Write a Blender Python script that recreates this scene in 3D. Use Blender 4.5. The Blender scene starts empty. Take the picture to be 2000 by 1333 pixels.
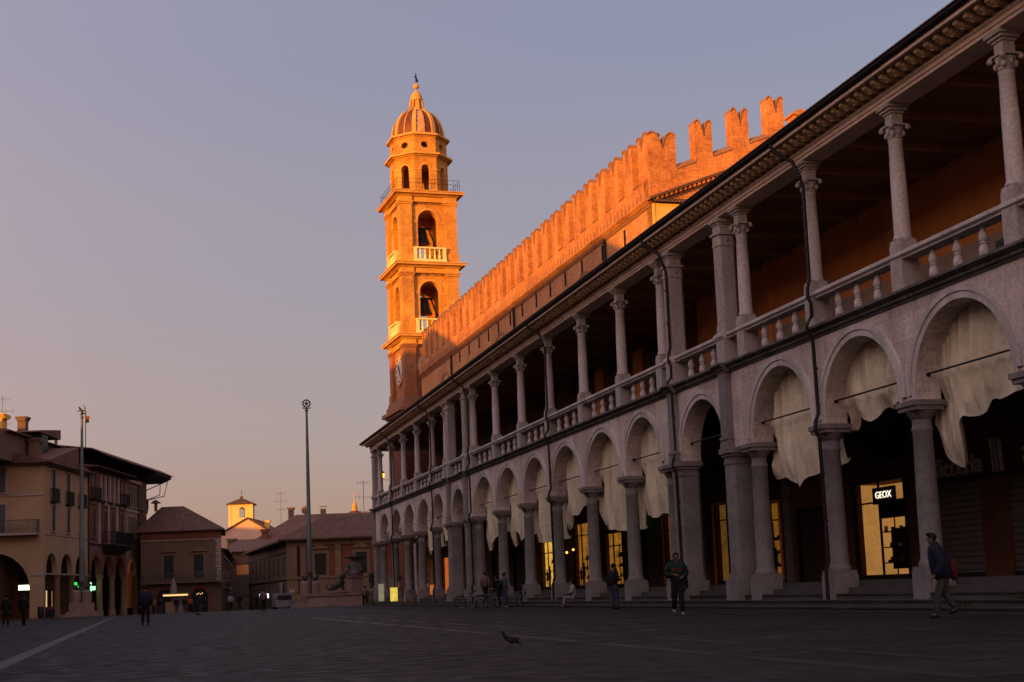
import bpy, bmesh, math, random
from mathutils import Vector, Matrix, noise
random.seed(7)
S = bpy.context.scene
COL = S.collection
R = math.radians

# ------------------------------------------------------------------ camera
cam_d = bpy.data.cameras.new("camera")
cam = bpy.data.objects.new("camera", cam_d)
COL.objects.link(cam)
cr = Vector((0.96535, -0.25791, -0.03965)); cu = Vector((0.00569, -0.13112, 0.99135)); cf = Vector((0.26088, 0.95723, 0.12511))
M = Matrix((cr, cu, -cf)).transposed().to_4x4()
M.translation = Vector((0, 0, 1.0))
cam.matrix_world = M
cam_d.sensor_width = 36; cam_d.lens = 47.7
cam_d.shift_y = 0.0743
cam_d.clip_start = 0.1; cam_d.clip_end = 3000
S.camera = cam

# ------------------------------------------------------------------ sky and sun
SUN_AZ = 53.0     # degrees from -Y towards -X
SUN_EL = 4.0
sdir = Vector((-math.sin(R(SUN_AZ)) * math.cos(R(SUN_EL)), -math.cos(R(SUN_AZ)) * math.cos(R(SUN_EL)), math.sin(R(SUN_EL))))
w = bpy.data.worlds.new("World"); S.world = w; w.use_nodes = True
nt = w.node_tree; N = nt.nodes; L = nt.links
N.clear()
out = N.new("ShaderNodeOutputWorld")
sky = N.new("ShaderNodeTexSky"); sky.sky_type = 'NISHITA'; sky.sun_disc = False
sky.sun_elevation = R(SUN_EL); sky.sun_rotation = math.atan2(sdir.x, sdir.y)
sky.air_density = 1.0; sky.dust_density = 2.0; sky.ozone_density = 1.5
bg1 = N.new("ShaderNodeBackground"); bg1.inputs[1].default_value = 0.05
L.new(sky.outputs[0], bg1.inputs[0])
tc = N.new("ShaderNodeTexCoord")
sp = N.new("ShaderNodeSeparateXYZ"); L.new(tc.outputs["Generated"], sp.inputs[0])
rp = N.new("ShaderNodeValToRGB"); L.new(sp.outputs[2], rp.inputs[0])
rp.color_ramp.interpolation = 'EASE'
els = [(0.0, (0.345, 0.190, 0.160)), (0.06, (0.318, 0.193, 0.186)), (0.13, (0.300, 0.208, 0.222)), (0.25, (0.268, 0.216, 0.262)), (0.40, (0.218, 0.206, 0.288)), (1.0, (0.150, 0.165, 0.250))]
cr_ = rp.color_ramp
cr_.elements[0].position = els[0][0]; cr_.elements[0].color = (*els[0][1], 1)
cr_.elements[1].position = els[-1][0]; cr_.elements[1].color = (*els[-1][1], 1)
for p, c in els[1:-1]:
    e = cr_.elements.new(p); e.color = (*c, 1)
# glow of the sunset on the side of the sun (behind the camera)
dp = N.new("ShaderNodeVectorMath"); dp.operation = 'DOT_PRODUCT'
L.new(tc.outputs["Generated"], dp.inputs[0]); dp.inputs[1].default_value = (sdir.x, sdir.y, 0.15)
mr = N.new("ShaderNodeMapRange"); mr.interpolation_type = 'SMOOTHERSTEP'; mr.inputs[1].default_value = -0.93; mr.inputs[2].default_value = 1.0
mr.inputs[3].default_value = 0.0; mr.inputs[4].default_value = 1.0
L.new(dp.outputs["Value"], mr.inputs[0])
gm = N.new("ShaderNodeMix"); gm.data_type = 'RGBA'
gm.inputs[6].default_value = (1.0, 1.0, 1.0, 1); gm.inputs[7].default_value = (4.4, 3.3, 2.6, 1)
L.new(mr.outputs[0], gm.inputs[0])
vm = N.new("ShaderNodeVectorMath"); vm.operation = 'MULTIPLY'
L.new(rp.outputs[0], vm.inputs[0]); L.new(gm.outputs[2], vm.inputs[1])
bg2 = N.new("ShaderNodeBackground"); L.new(vm.outputs[0], bg2.inputs[0]); bg2.inputs[1].default_value = 0.765
ad = N.new("ShaderNodeAddShader"); L.new(bg1.outputs[0], ad.inputs[0]); L.new(bg2.outputs[0], ad.inputs[1])
L.new(ad.outputs[0], out.inputs[0])

sd = bpy.data.lights.new("sun", 'SUN'); so = bpy.data.objects.new("sun", sd); COL.objects.link(so)
sd.energy = 5.0; sd.angle = R(0.6); sd.color = (1.0, 0.40, 0.025)
so.rotation_euler = (-sdir).to_track_quat('-Z', 'Y').to_euler()
so.location = (0, -20, 60)

S.view_settings.view_transform = 'Standard'; S.view_settings.look = 'None'
S.view_settings.exposure = 0.40; S.view_settings.gamma = 1; S.view_settings.use_curve_mapping = False

# ------------------------------------------------------------------ materials
def mat(name, c, c2=None, rough=0.85, scale=1.5, fine=12.0, bump=0.0, metal=0.0, streak=False, emit=None, spec=0.3, joints=None, brick=None, mixw=1.0, tile=None):
    m = bpy.data.materials.new(name); m.use_nodes = True
    t = m.node_tree; n = t.nodes; l = t.links
    b = n["Principled BSDF"]
    b.inputs["Roughness"].default_value = rough; b.inputs["Metallic"].default_value = metal
    b.inputs["Specular IOR Level"].default_value = spec
    if c2 is None: c2 = tuple(x * 0.75 for x in c)
    co = n.new("ShaderNodeTexCoord")
    mp = n.new("ShaderNodeMapping"); l.new(co.outputs["Object"], mp.inputs[0])
    if streak: mp.inputs["Scale"].default_value = (1, 1, 0.22)
    n1 = n.new("ShaderNodeTexNoise"); n1.inputs["Scale"].default_value = scale; n1.inputs["Detail"].default_value = 6
    n1.inputs["Roughness"].default_value = 0.65
    l.new(mp.outputs[0], n1.inputs[0])
    n2 = n.new("ShaderNodeTexNoise"); n2.inputs["Scale"].default_value = fine; n2.inputs["Detail"].default_value = 4
    l.new(co.outputs["Object"], n2.inputs[0])
    ma = n.new("ShaderNodeMath"); ma.operation = 'MULTIPLY_ADD'; ma.inputs[1].default_value = 0.45
    l.new(n2.outputs[0], ma.inputs[0]); 
    mb_ = n.new("ShaderNodeMath"); mb_.operation = 'MULTIPLY'; mb_.inputs[1].default_value = 0.75
    l.new(n1.outputs[0], mb_.inputs[0]); l.new(mb_.outputs[0], ma.inputs[2])
    r = n.new("ShaderNodeMapRange"); r.inputs[1].default_value = 0.42; r.inputs[2].default_value = 0.78
    l.new(ma.outputs[0], r.inputs[0])
    mx = n.new("ShaderNodeMix"); mx.data_type = 'RGBA'
    mx.inputs[6].default_value = (*c, 1); mx.inputs[7].default_value = (*c2, 1)
    l.new(r.outputs[0], mx.inputs[0])
    col = mx.outputs[2]; hgt = ma.outputs[0]
    if brick or joints:
        spx = n.new("ShaderNodeSeparateXYZ"); l.new(co.outputs["Object"], spx.inputs[0])
        a = n.new("ShaderNodeMath"); a.operation = 'ADD'; l.new(spx.outputs[0], a.inputs[0]); l.new(spx.outputs[1], a.inputs[1])
        cb = n.new("ShaderNodeCombineXYZ"); l.new(a.outputs[0], cb.inputs[0]); l.new(spx.outputs[2], cb.inputs[1])
        bt = n.new("ShaderNodeTexBrick"); l.new(cb.outputs[0], bt.inputs[0])
        bw, bh, mort, amt, mc = brick or joints
        bt.inputs["Scale"].default_value = 1.0
        bt.inputs["Brick Width"].default_value = bw; bt.inputs["Row Height"].default_value = bh
        bt.inputs["Mortar Size"].default_value = mort; bt.inputs["Mortar Smooth"].default_value = 0.3
        bt.inputs["Color1"].default_value = (0.78, 0.78, 0.78, 1); bt.inputs["Color2"].default_value = (1.12, 1.12, 1.12, 1)
        bt.inputs["Mortar"].default_value = (*mc, 1)
        m2 = n.new("ShaderNodeMix"); m2.data_type = 'RGBA'; m2.blend_type = 'MULTIPLY'; m2.inputs[0].default_value = amt
        l.new(col, m2.inputs[6]); l.new(bt.outputs["Color"], m2.inputs[7]); col = m2.outputs[2]
        hh = n.new("ShaderNodeMath"); hh.operation = 'MULTIPLY_ADD'; hh.inputs[1].default_value = -0.8
        l.new(bt.outputs["Fac"], hh.inputs[0]); l.new(hgt, hh.inputs[2]); hgt = hh.outputs[0]
    if tile:
        wv = n.new("ShaderNodeTexWave"); wv.wave_type = 'BANDS'; wv.bands_direction = tile[0]; wv.inputs["Scale"].default_value = tile[1]
        wv.inputs["Distortion"].default_value = 0.6; wv.inputs["Detail"].default_value = 2
        l.new(co.outputs["Object"], wv.inputs[0])
        m2 = n.new("ShaderNodeMix"); m2.data_type = 'RGBA'; m2.blend_type = 'MULTIPLY'; m2.inputs[0].default_value = 0.7
        l.new(col, m2.inputs[6]); l.new(wv.outputs["Color"], m2.inputs[7]); col = m2.outputs[2]
        hgt = wv.outputs["Fac"]
    l.new(col, b.inputs["Base Color"])
    if bump:
        bp = n.new("ShaderNodeBump"); bp.inputs["Strength"].default_value = bump; bp.inputs["Distance"].default_value = 0.03
        l.new(hgt, bp.inputs["Height"]); l.new(bp.outputs[0], b.inputs["Normal"])
    if emit:
        b.inputs["Emission Color"].default_value = (*emit[0], 1); b.inputs["Emission Strength"].default_value = emit[1]
        if len(emit) > 2:   # uneven lamp light behind glass: goods and blinds
            mm = n.new("ShaderNodeMix"); mm.data_type = 'RGBA'; mm.inputs[6].default_value = (*emit[0], 1); mm.inputs[7].default_value = (*[x * emit[2] for x in emit[0]], 1)
            l.new(r.outputs[0], mm.inputs[0]); l.new(mm.outputs[2], b.inputs["Emission Color"])
    return m

MT = {}
MT['istria'] = mat("weathered_limestone", (0.52, 0.465, 0.42), (0.19, 0.165, 0.15), 0.8, 0.9, 14, 0.35, streak=True)
MT['palestone'] = mat("pale_dressed_stone", (0.66, 0.60, 0.56), (0.30, 0.265, 0.245), 0.8, 1.1, 14, 0.35, streak=True)
MT['shaft'] = mat("grey_column_stone", (0.265, 0.245, 0.235), (0.12, 0.108, 0.102), 0.75, 0.8, 16, 0.3)
MT['ashlar'] = mat("pinkish_ashlar", (0.74, 0.63, 0.56), (0.30, 0.235, 0.21), 0.85, 0.7, 9, 0.5, streak=True, joints=(1.5, 0.72, 0.007, 0.6, (0.45, 0.42, 0.4)))
MT['blackened'] = mat("blackened_stone", (0.17, 0.155, 0.15), (0.05, 0.045, 0.045), 0.9, 1.6, 14, 0.5)
MT['entab'] = mat("tan_entablature", (0.78, 0.60, 0.47), (0.50, 0.37, 0.28), 0.8, 1.0, 12, 0.3)
MT['bracket'] = mat("ochre_stucco_bracket", (0.80, 0.56, 0.30), (0.32, 0.20, 0.10), 0.85, 2.0, 16, 0.4)
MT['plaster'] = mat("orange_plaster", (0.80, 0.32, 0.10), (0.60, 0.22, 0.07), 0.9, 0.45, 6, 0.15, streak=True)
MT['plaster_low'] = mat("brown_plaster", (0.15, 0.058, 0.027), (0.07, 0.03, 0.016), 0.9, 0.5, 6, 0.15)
MT['low_wall_panel'] = mat("pale_panel", (0.42, 0.34, 0.28), (0.28, 0.22, 0.18), 0.9, 0.8, 8, 0.1)
MT['dark'] = mat("dark_opening", (0.012, 0.010, 0.010), (0.006, 0.006, 0.006), 0.5, 2, 8)
MT['glassdark'] = mat("dark_glass", (0.02, 0.02, 0.022), (0.012, 0.012, 0.014), 0.12, 2, 8, spec=0.5)
MT['iron'] = mat("black_iron", (0.02, 0.018, 0.018), (0.012, 0.011, 0.011), 0.55, 4, 20, 0.1, 0.4)
MT['pipe'] = mat("dark_brown_pipe", (0.03, 0.02, 0.018), (0.015, 0.012, 0.012), 0.5, 3, 20, 0.1, 0.5)
MT['cloth'] = mat("cream_canvas", (0.82, 0.73, 0.52), (0.54, 0.47, 0.32), 0.95, 1.0, 6, 0.25, streak=True)
MT['brick'] = mat("red_brick", (0.68, 0.34, 0.14), (0.42, 0.17, 0.07), 0.9, 0.35, 5, 0.5, brick=(0.30, 0.085, 0.012, 0.8, (0.55, 0.5, 0.45)))
MT['brick2'] = mat("merlon_brick", (0.74, 0.31, 0.10), (0.32, 0.11, 0.035), 0.9, 0.7, 6, 0.6, brick=(0.34, 0.10, 0.012, 0.6, (0.55, 0.5, 0.46)))
MT['brickend'] = mat("brick_coping", (0.34, 0.17, 0.10), (0.20, 0.10, 0.06), 0.9, 1.2, 10, 0.4)
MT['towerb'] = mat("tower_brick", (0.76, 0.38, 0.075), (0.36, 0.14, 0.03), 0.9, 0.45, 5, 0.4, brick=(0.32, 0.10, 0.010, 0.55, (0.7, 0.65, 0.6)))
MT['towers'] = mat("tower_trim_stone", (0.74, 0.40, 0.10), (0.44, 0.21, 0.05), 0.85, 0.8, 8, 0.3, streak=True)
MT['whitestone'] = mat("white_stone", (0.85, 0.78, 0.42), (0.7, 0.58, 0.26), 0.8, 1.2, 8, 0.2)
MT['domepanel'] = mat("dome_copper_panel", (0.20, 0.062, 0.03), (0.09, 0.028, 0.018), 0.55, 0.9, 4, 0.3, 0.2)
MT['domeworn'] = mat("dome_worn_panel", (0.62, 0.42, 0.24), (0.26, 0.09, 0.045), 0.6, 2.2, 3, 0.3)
MT['shadebrick'] = mat("shaded_tower_brick", (0.46, 0.19, 0.085), (0.26, 0.10, 0.045), 0.9, 0.45, 5, 0.5, brick=(0.32, 0.10, 0.010, 0.55, (0.6, 0.55, 0.5)))  # darker copy of the brick, stands in for shade on the clock stage
MT['capstone'] = mat("dark_mottled_capital_stone", (0.25, 0.215, 0.20), (0.085, 0.072, 0.068), 0.9, 1.6, 14, 0.5)  # darker mottled stone for capitals and frieze
MT['bronze'] = mat("bell_bronze", (0.035, 0.04, 0.038), (0.02, 0.022, 0.02), 0.45, 3, 14, 0.1, 0.6)
MT['clock'] = mat("clock_face_white", (0.62, 0.56, 0.50), (0.5, 0.44, 0.40), 0.7, 1, 8)
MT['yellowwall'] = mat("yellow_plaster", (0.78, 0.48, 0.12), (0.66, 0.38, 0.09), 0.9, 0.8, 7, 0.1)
MT['rooftile'] = mat("terracotta_roof", (0.24, 0.12, 0.08), (0.10, 0.053, 0.04), 0.9, 1.2, 7, 0.7, tile=('X', 1.6))
MT['rooftileY'] = mat("terracotta_roof_b", (0.30, 0.15, 0.10), (0.13, 0.07, 0.055), 0.9, 1.2, 7, 0.7, tile=('Y', 1.6))
MT['step'] = mat("worn_step_stone", (0.085, 0.074, 0.066), (0.042, 0.037, 0.034), 0.75, 0.8, 9, 0.3)
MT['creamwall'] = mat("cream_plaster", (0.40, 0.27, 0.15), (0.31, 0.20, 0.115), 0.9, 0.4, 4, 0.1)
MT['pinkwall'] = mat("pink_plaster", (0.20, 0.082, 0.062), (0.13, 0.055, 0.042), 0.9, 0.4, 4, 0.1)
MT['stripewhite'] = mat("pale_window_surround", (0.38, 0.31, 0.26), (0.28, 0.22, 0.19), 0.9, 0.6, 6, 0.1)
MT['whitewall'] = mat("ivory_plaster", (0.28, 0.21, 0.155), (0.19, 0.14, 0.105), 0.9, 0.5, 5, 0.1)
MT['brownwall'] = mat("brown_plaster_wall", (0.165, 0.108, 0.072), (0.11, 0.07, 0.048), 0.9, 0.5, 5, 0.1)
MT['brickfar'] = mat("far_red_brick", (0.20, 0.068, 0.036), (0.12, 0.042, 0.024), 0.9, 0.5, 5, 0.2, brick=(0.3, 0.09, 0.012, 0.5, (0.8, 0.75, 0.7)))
MT['tanstone'] = mat("tan_stone_trim", (0.22, 0.145, 0.082), (0.145, 0.095, 0.055), 0.9, 0.8, 6, 0.2, joints=(1.2, 0.45, 0.02, 0.6, (0.5, 0.45, 0.4)))
MT['shutter'] = mat("dark_green_shutter", (0.028, 0.03, 0.026), (0.018, 0.02, 0.018), 0.7, 3, 20)
MT['shuttergrey'] = mat("grey_shutter", (0.10, 0.10, 0.10), (0.07, 0.07, 0.07), 0.7, 3, 20)
MT['wood'] = mat("dark_wood", (0.05, 0.028, 0.018), (0.03, 0.018, 0.012), 0.7, 3, 18, 0.2)
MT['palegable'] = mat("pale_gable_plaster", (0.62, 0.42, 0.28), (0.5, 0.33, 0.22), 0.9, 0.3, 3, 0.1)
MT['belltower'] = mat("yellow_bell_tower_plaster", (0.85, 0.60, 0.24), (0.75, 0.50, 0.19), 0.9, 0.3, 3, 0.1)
MT['ground'] = None
MT['metalroller'] = mat("roller_shutter_metal", (0.17, 0.15, 0.125), (0.12, 0.105, 0.09), 0.55, 1.2, 8, 0.1, 0.2)
MT['pink_granite'] = mat("pink_granite", (0.24, 0.165, 0.135), (0.16, 0.11, 0.09), 0.7, 1.5, 20, 0.15)
MT['polemetal'] = mat("green_grey_pole_paint", (0.12, 0.15, 0.15), (0.08, 0.10, 0.10), 0.5, 2, 14, 0.1, 0.3)
MT['verdigris'] = mat("dark_bronze_statue", (0.045, 0.05, 0.045), (0.025, 0.028, 0.025), 0.6, 4, 14, 0.2, 0.3)
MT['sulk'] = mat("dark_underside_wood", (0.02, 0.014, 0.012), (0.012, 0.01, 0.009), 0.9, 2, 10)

def emis(name, c, s, uneven=None, base=(0.1, 0.08, 0.05), scale=2.5):
    return mat(name, base, None, 0.6, scale, 9, emit=(c, s, uneven) if uneven is not None else (c, s))
MT['shoplight'] = emis("lit_shop_interior", (1.0, 0.40, 0.04), 0.28, 0.22)
MT['shoplight_pale'] = emis("lit_shop_wall", (1.0, 0.46, 0.115), 0.30, 0.6, scale=0.7)
MT['shopbright'] = emis("bright_shop_panel", (1.0, 0.55, 0.07), 0.75, 0.4)
MT['shoporange'] = emis("orange_lit_doorway", (1.0, 0.22, 0.03), 0.42, 0.6)
MT['shopdim'] = emis("dim_shop_interior", (0.9, 0.42, 0.08), 0.10, 0.4)
MT['shopdim2'] = emis("amber_shop_interior", (1.0, 0.38, 0.04), 0.15, 0.4)
MT['signwhite'] = emis("backlit_letters", (1.0, 0.90, 0.70), 0.95)
MT['greencross'] = emis("green_sign_light", (0.02, 1.0, 0.08), 0.9)
MT['greenbright'] = emis("bright_green_sign_light", (0.35, 1.0, 0.45), 1.4)
MT['whitesign'] = emis("white_lit_sign", (0.85, 1.0, 0.60), 1.5)
MT['warmpanel'] = emis("warm_lit_window", (1.0, 0.66, 0.36), 0.62, 0.8)
MT['lampwarm'] = emis("warm_lamp_glass", (1.0, 0.45, 0.03), 3.0)
MT['yellowbox'] = emis("glowing_yellow_box", (1.0, 0.70, 0.10), 0.75, 0.5)
MT['creambox'] = emis("glowing_cream_box", (0.9, 0.8, 0.55), 0.22, 0.5)
MT['kiosklight'] = emis("kiosk_strip_light", (1.0, 0.62, 0.22), 1.0)
MT['screen'] = emis("white_screen", (0.9, 0.85, 1.0), 1.3)

MT['ceilwood'] = mat("brown_ceiling_boards", (0.42, 0.21, 0.11), (0.28, 0.13, 0.07), 0.9, 0.6, 7, 0.3, joints=(6.0, 0.3, 0.02, 0.6, (0.3, 0.3, 0.3)))
MT['letter'] = mat("pale_grey_raised_letters", (0.62, 0.58, 0.52), (0.45, 0.42, 0.38), 0.6, 2, 8)
# people / small object materials
def flat(name, c, rough=0.85, metal=0.0):
    c = tuple(x * 0.48 for x in c); return mat(name, c, tuple(x * 0.8 for x in c), rough, 6, 30, 0, metal)
MT['skin'] = flat("skin", (0.38, 0.20, 0.14), 0.6)
MT['hair'] = flat("dark_hair", (0.015, 0.011, 0.009))
MT['blackcloth'] = flat("black_cloth", (0.012, 0.012, 0.015))
MT['navy'] = flat("navy_cloth", (0.015, 0.02, 0.055))
MT['greencloth'] = flat("dark_green_cloth", (0.012, 0.045, 0.03))
MT['redcloth'] = flat("red_cloth", (0.28, 0.03, 0.035))
MT['jeans'] = flat("blue_jeans", (0.07, 0.10, 0.17))
MT['jeansblue'] = flat("bright_blue_jeans", (0.03, 0.06, 0.25))
MT['greytr'] = flat("grey_trousers", (0.09, 0.085, 0.085))
MT['white'] = flat("white_cloth", (0.6, 0.58, 0.62))
MT['whiteshoe'] = flat("white_shoe", (0.55, 0.5, 0.48))
MT['teal'] = flat("grey_blue_jacket", (0.09, 0.14, 0.18))
MT['pinkcloth'] = flat("dusty_pink_shirt", (0.30, 0.17, 0.16))
MT['lilac'] = flat("pale_lilac_cloth", (0.42, 0.40, 0.52))
MT['redshoe'] = flat("red_shoe", (0.45, 0.03, 0.05))
MT['yellowcloth'] = flat("mustard_cloth", (0.35, 0.22, 0.03))
MT['orangecloth'] = flat("orange_cloth", (0.55, 0.13, 0.03))
MT['greentop'] = flat("green_cloth", (0.01, 0.12, 0.07))
MT['bikewhite'] = flat("white_bicycle_paint", (0.55, 0.55, 0.58), 0.35)
MT['bikedark'] = flat("dark_bicycle_paint", (0.03, 0.03, 0.035), 0.35)
MT['tyre'] = flat("black_rubber", (0.015, 0.015, 0.015))
MT['chrome'] = flat("dull_chrome", (0.45, 0.45, 0.48), 0.3, 0.8)
MT['pigeon'] = flat("slate_pigeon_feathers", (0.022, 0.024, 0.028))
MT['leaf'] = mat("dark_leaf", (0.02, 0.045, 0.015), (0.012, 0.025, 0.01), 0.8, 5, 20)
MT['blackbag'] = flat("black_bag", (0.01, 0.01, 0.01))
MT['redbag'] = flat("dark_red_bag", (0.16, 0.015, 0.015))
MT['vanpaint'] = flat("white_van_paint", (0.35, 0.40, 0.45), 0.3)
MT['umbr'] = flat("closed_white_parasol_cloth", (0.38, 0.33, 0.30))

# ------------------------------------------------------------------ mesh helpers
class Fr:
    """local frame: u runs along a wall, w outwards from it, z up"""
    def __init__(s, o=(0, 0, 0), heading=0.0, flip=1):
        h = R(heading); s.o = Vector(o); s.d = Vector((math.sin(h), math.cos(h), 0)); s.n = Vector((math.cos(h), -math.sin(h), 0)) * flip
    def __call__(s, u, w, z): return s.o + s.d * u + s.n * w + Vector((0, 0, z))
class Id:
    def __call__(s, x, y, z): return Vector((x, y, z))
ID = Id()

class MB:
    def __init__(s, fr=None): s.v = []; s.f = []; s.fr = fr or ID; s.smooth = False
    def add(s, vs, fs):
        k = len(s.v); s.v += [s.fr(*p) for p in vs]; s.f += [tuple(i + k for i in f) for f in fs]; return s
    def box(s, a0, a1, b0, b1, c0, c1):
        vs = [(a, b, c) for a in (a0, a1) for b in (b0, b1) for c in (c0, c1)]
        return s.add(vs, [(0, 1, 3, 2), (4, 6, 7, 5), (0, 4, 5, 1), (2, 3, 7, 6), (0, 2, 6, 4), (1, 5, 7, 3)])
    def extrude(s, poly, ax, t0, t1):
        """poly of 2-D points; ax = axis index (0,1,2) along which it is extruded"""
        n = len(poly); vs = []
        for t in (t0, t1):
            for p in poly:
                q = list(p); q.insert(ax, t); vs.append(tuple(q))
        fs = [tuple(range(n)), tuple(range(2 * n - 1, n - 1, -1))] + [(i, (i + 1) % n, n + (i + 1) % n, n + i) for i in range(n)]
        return s.add(vs, fs)
    def lathe(s, cx, cy, prof, n=16, a0=0.0, sx=1, sy=1):
        vs = []; fs = []
        for r, z in prof:
            for k in range(n):
                a = a0 + 2 * math.pi * k / n; vs.append((cx + r * math.cos(a) * sx, cy + r * math.sin(a) * sy, z))
        m = len(prof)
        for j in range(m - 1):
            for k in range(n):
                fs.append((j * n + k, j * n + (k + 1) % n, (j + 1) * n + (k + 1) % n, (j + 1) * n + k))
        fs.append(tuple(range(n - 1, -1, -1))); fs.append(tuple((m - 1) * n + k for k in range(n)))
        return s.add(vs, fs)
    def tube(s, pts, r, n=8, caps=True):
        pts = [Vector(p) for p in pts]; vs = []; fs = []
        rs = r if isinstance(r, (list, tuple)) else [r] * len(pts)
        for i, p in enumerate(pts):
            if i == 0: d = pts[1] - p
            elif i == len(pts) - 1: d = p - pts[i - 1]
            else: d = (pts[i + 1] - pts[i - 1])
            d.normalize(); up = Vector((0, 0, 1)) if abs(d.z) < 0.95 else Vector((1, 0, 0))
            x = d.cross(up).normalized(); y = d.cross(x)
            for k in range(n):
                a = 2 * math.pi * k / n; vs.append(tuple(p + (x * math.cos(a) + y * math.sin(a)) * rs[i]))
        for j in range(len(pts) - 1):
            for k in range(n): fs.append((j * n + k, j * n + (k + 1) % n, (j + 1) * n + (k + 1) % n, (j + 1) * n + k))
        if caps: fs.append(tuple(range(n - 1, -1, -1))); fs.append(tuple((len(pts) - 1) * n + k for k in range(n)))
        return s.add(vs, fs)
    def ball(s, c, rx, ry=None, rz=None, n=12, m=8):
        ry = ry or rx; rz = rz or rx; vs = [(c[0], c[1], c[2] - rz)]; fs = []
        for j in range(1, m):
            t = math.pi * j / m
            for k in range(n):
                a = 2 * math.pi * k / n; vs.append((c[0] + rx * math.sin(t) * math.cos(a), c[1] + ry * math.sin(t) * math.sin(a), c[2] - rz * math.cos(t)))
        vs.append((c[0], c[1], c[2] + rz)); e = len(vs) - 1
        for k in range(n):
            fs.append((0, 1 + (k + 1) % n, 1 + k)); fs.append((e, e - n + k, e - n + (k + 1) % n))
            for j in range(m - 2): fs.append((1 + j * n + k, 1 + j * n + (k + 1) % n, 1 + (j + 1) * n + (k + 1) % n, 1 + (j + 1) * n + k))
        return s.add(vs, fs)

def wloc(o):
    p = Vector((0, 0, 0))
    while o is not None: p += o.location; o = o.parent
    return p
def mesh(mb, name):
    me = bpy.data.meshes.new(name); me.from_pydata([tuple(v) for v in mb.v], [], mb.f); me.update()
    bm = bmesh.new(); bm.from_mesh(me); bmesh.ops.recalc_face_normals(bm, faces=bm.faces); bm.to_mesh(me); bm.free()
    return me
def smooth(me, ang=40):
    me.polygons.foreach_set("use_smooth", [True] * len(me.polygons))
    me.set_sharp_from_angle(angle=R(ang))
def part(mb, name, m, parent=None, label=None, kind=None, sm=False, loc=None, **kw):
    """mesh with world coordinates stored relative to its own origin"""
    off = wloc(parent) if parent else Vector((0, 0, 0))
    base = Vector(loc) if loc is not None else off
    mb.v = [v - base for v in mb.v]
    me = mesh(mb, name)
    if sm: smooth(me)
    me.materials.append(MT[m] if isinstance(m, str) else m)
    o = bpy.data.objects.new(name, me); COL.objects.link(o)
    if parent: o.parent = parent
    o.location = base - off
    if label: o["label"] = label
    if kind: o["kind"] = kind
    for k, v in kw.items(): o[k] = v
    return o
def inst(src, loc, parent, rotz=0.0, label=None):
    o = src.copy(); COL.objects.link(o); o.parent = parent
    o.location = Vector(loc) - (wloc(parent) if parent else Vector((0, 0, 0)))
    o.rotation_euler = (0, 0, rotz)
    for ch in list(src.children):
        c = ch.copy(); COL.objects.link(c); c.parent = o
    if label: o["label"] = label
    return o
def thing(name, loc, label, cat, group=None, rotz=0.0):
    o = bpy.data.objects.new(name, None); COL.objects.link(o); o.location = loc; o.empty_display_size = 0.2
    o.rotation_euler = (0, 0, rotz)
    o["label"] = label; o["category"] = cat
    if group: o["group"] = group
    return o
def single(mb, name, m, loc, label, cat, group=None, sm=False, kind=None):
    o = part(mb, name, m, None, loc=loc, sm=sm)
    o["label"] = label; o["category"] = cat
    if group: o["group"] = group
    if kind: o["kind"] = kind
    return o

def archwall(mb, ops, u0, u1, zb, zt, w0, w1, seg=16):
    """wall from u0 to u1 with round-headed openings (uc, r, spring, sill or None)"""
    x = u0
    def box(a, b, c, d):
        if b - a > 1e-4 and d - c > 1e-4: mb.box(a, b, w0, w1, c, d)
    for uc, r, zs, sill in ops:
        box(x, uc - r, zb, zt)
        if sill is not None: box(uc - r, uc + r, zb, sill)
        pts = [(uc - r * math.cos(math.pi * i / seg), zs + r * math.sin(math.pi * i / seg)) for i in range(seg + 1)]
        for i in range(seg):
            (a, za), (b, zb2) = pts[i], pts[i + 1]
            mb.add([(a, w0, za), (b, w0, zb2), (b, w0, zt), (a, w0, zt), (a, w1, za), (b, w1, zb2), (b, w1, zt), (a, w1, zt)],
                   [(0, 1, 2, 3), (4, 7, 6, 5), (0, 4, 5, 1), (3, 2, 6, 7)])
        x = uc + r
    box(x, u1, zb, zt)
def archring(mb, uc, r0, r1, zs, w0, w1, seg=20, foot=0.0):
    pi_ = [(uc - r0, zs - foot)] + [(uc - r0 * math.cos(math.pi * i / seg), zs + r0 * math.sin(math.pi * i / seg)) for i in range(seg + 1)] + [(uc + r0, zs - foot)]
    po = [(uc - r1, zs - foot)] + [(uc - r1 * math.cos(math.pi * i / seg), zs + r1 * math.sin(math.pi * i / seg)) for i in range(seg + 1)] + [(uc + r1, zs - foot)]
    for i in range(len(pi_) - 1):
        a, b, c, d = pi_[i], pi_[i + 1], po[i + 1], po[i]
        mb.add([(p[0], w, p[1]) for w in (w0, w1) for p in (a, b, c, d)], [(0, 1, 2, 3), (7, 6, 5, 4), (0, 4, 5, 1), (1, 5, 6, 2), (2, 6, 7, 3), (3, 7, 4, 0)])

# palace frame: u = Y, w = X
class FX:
    def __call__(s, u, w, z): return Vector((w, u, z))
PX = FX()

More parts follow.
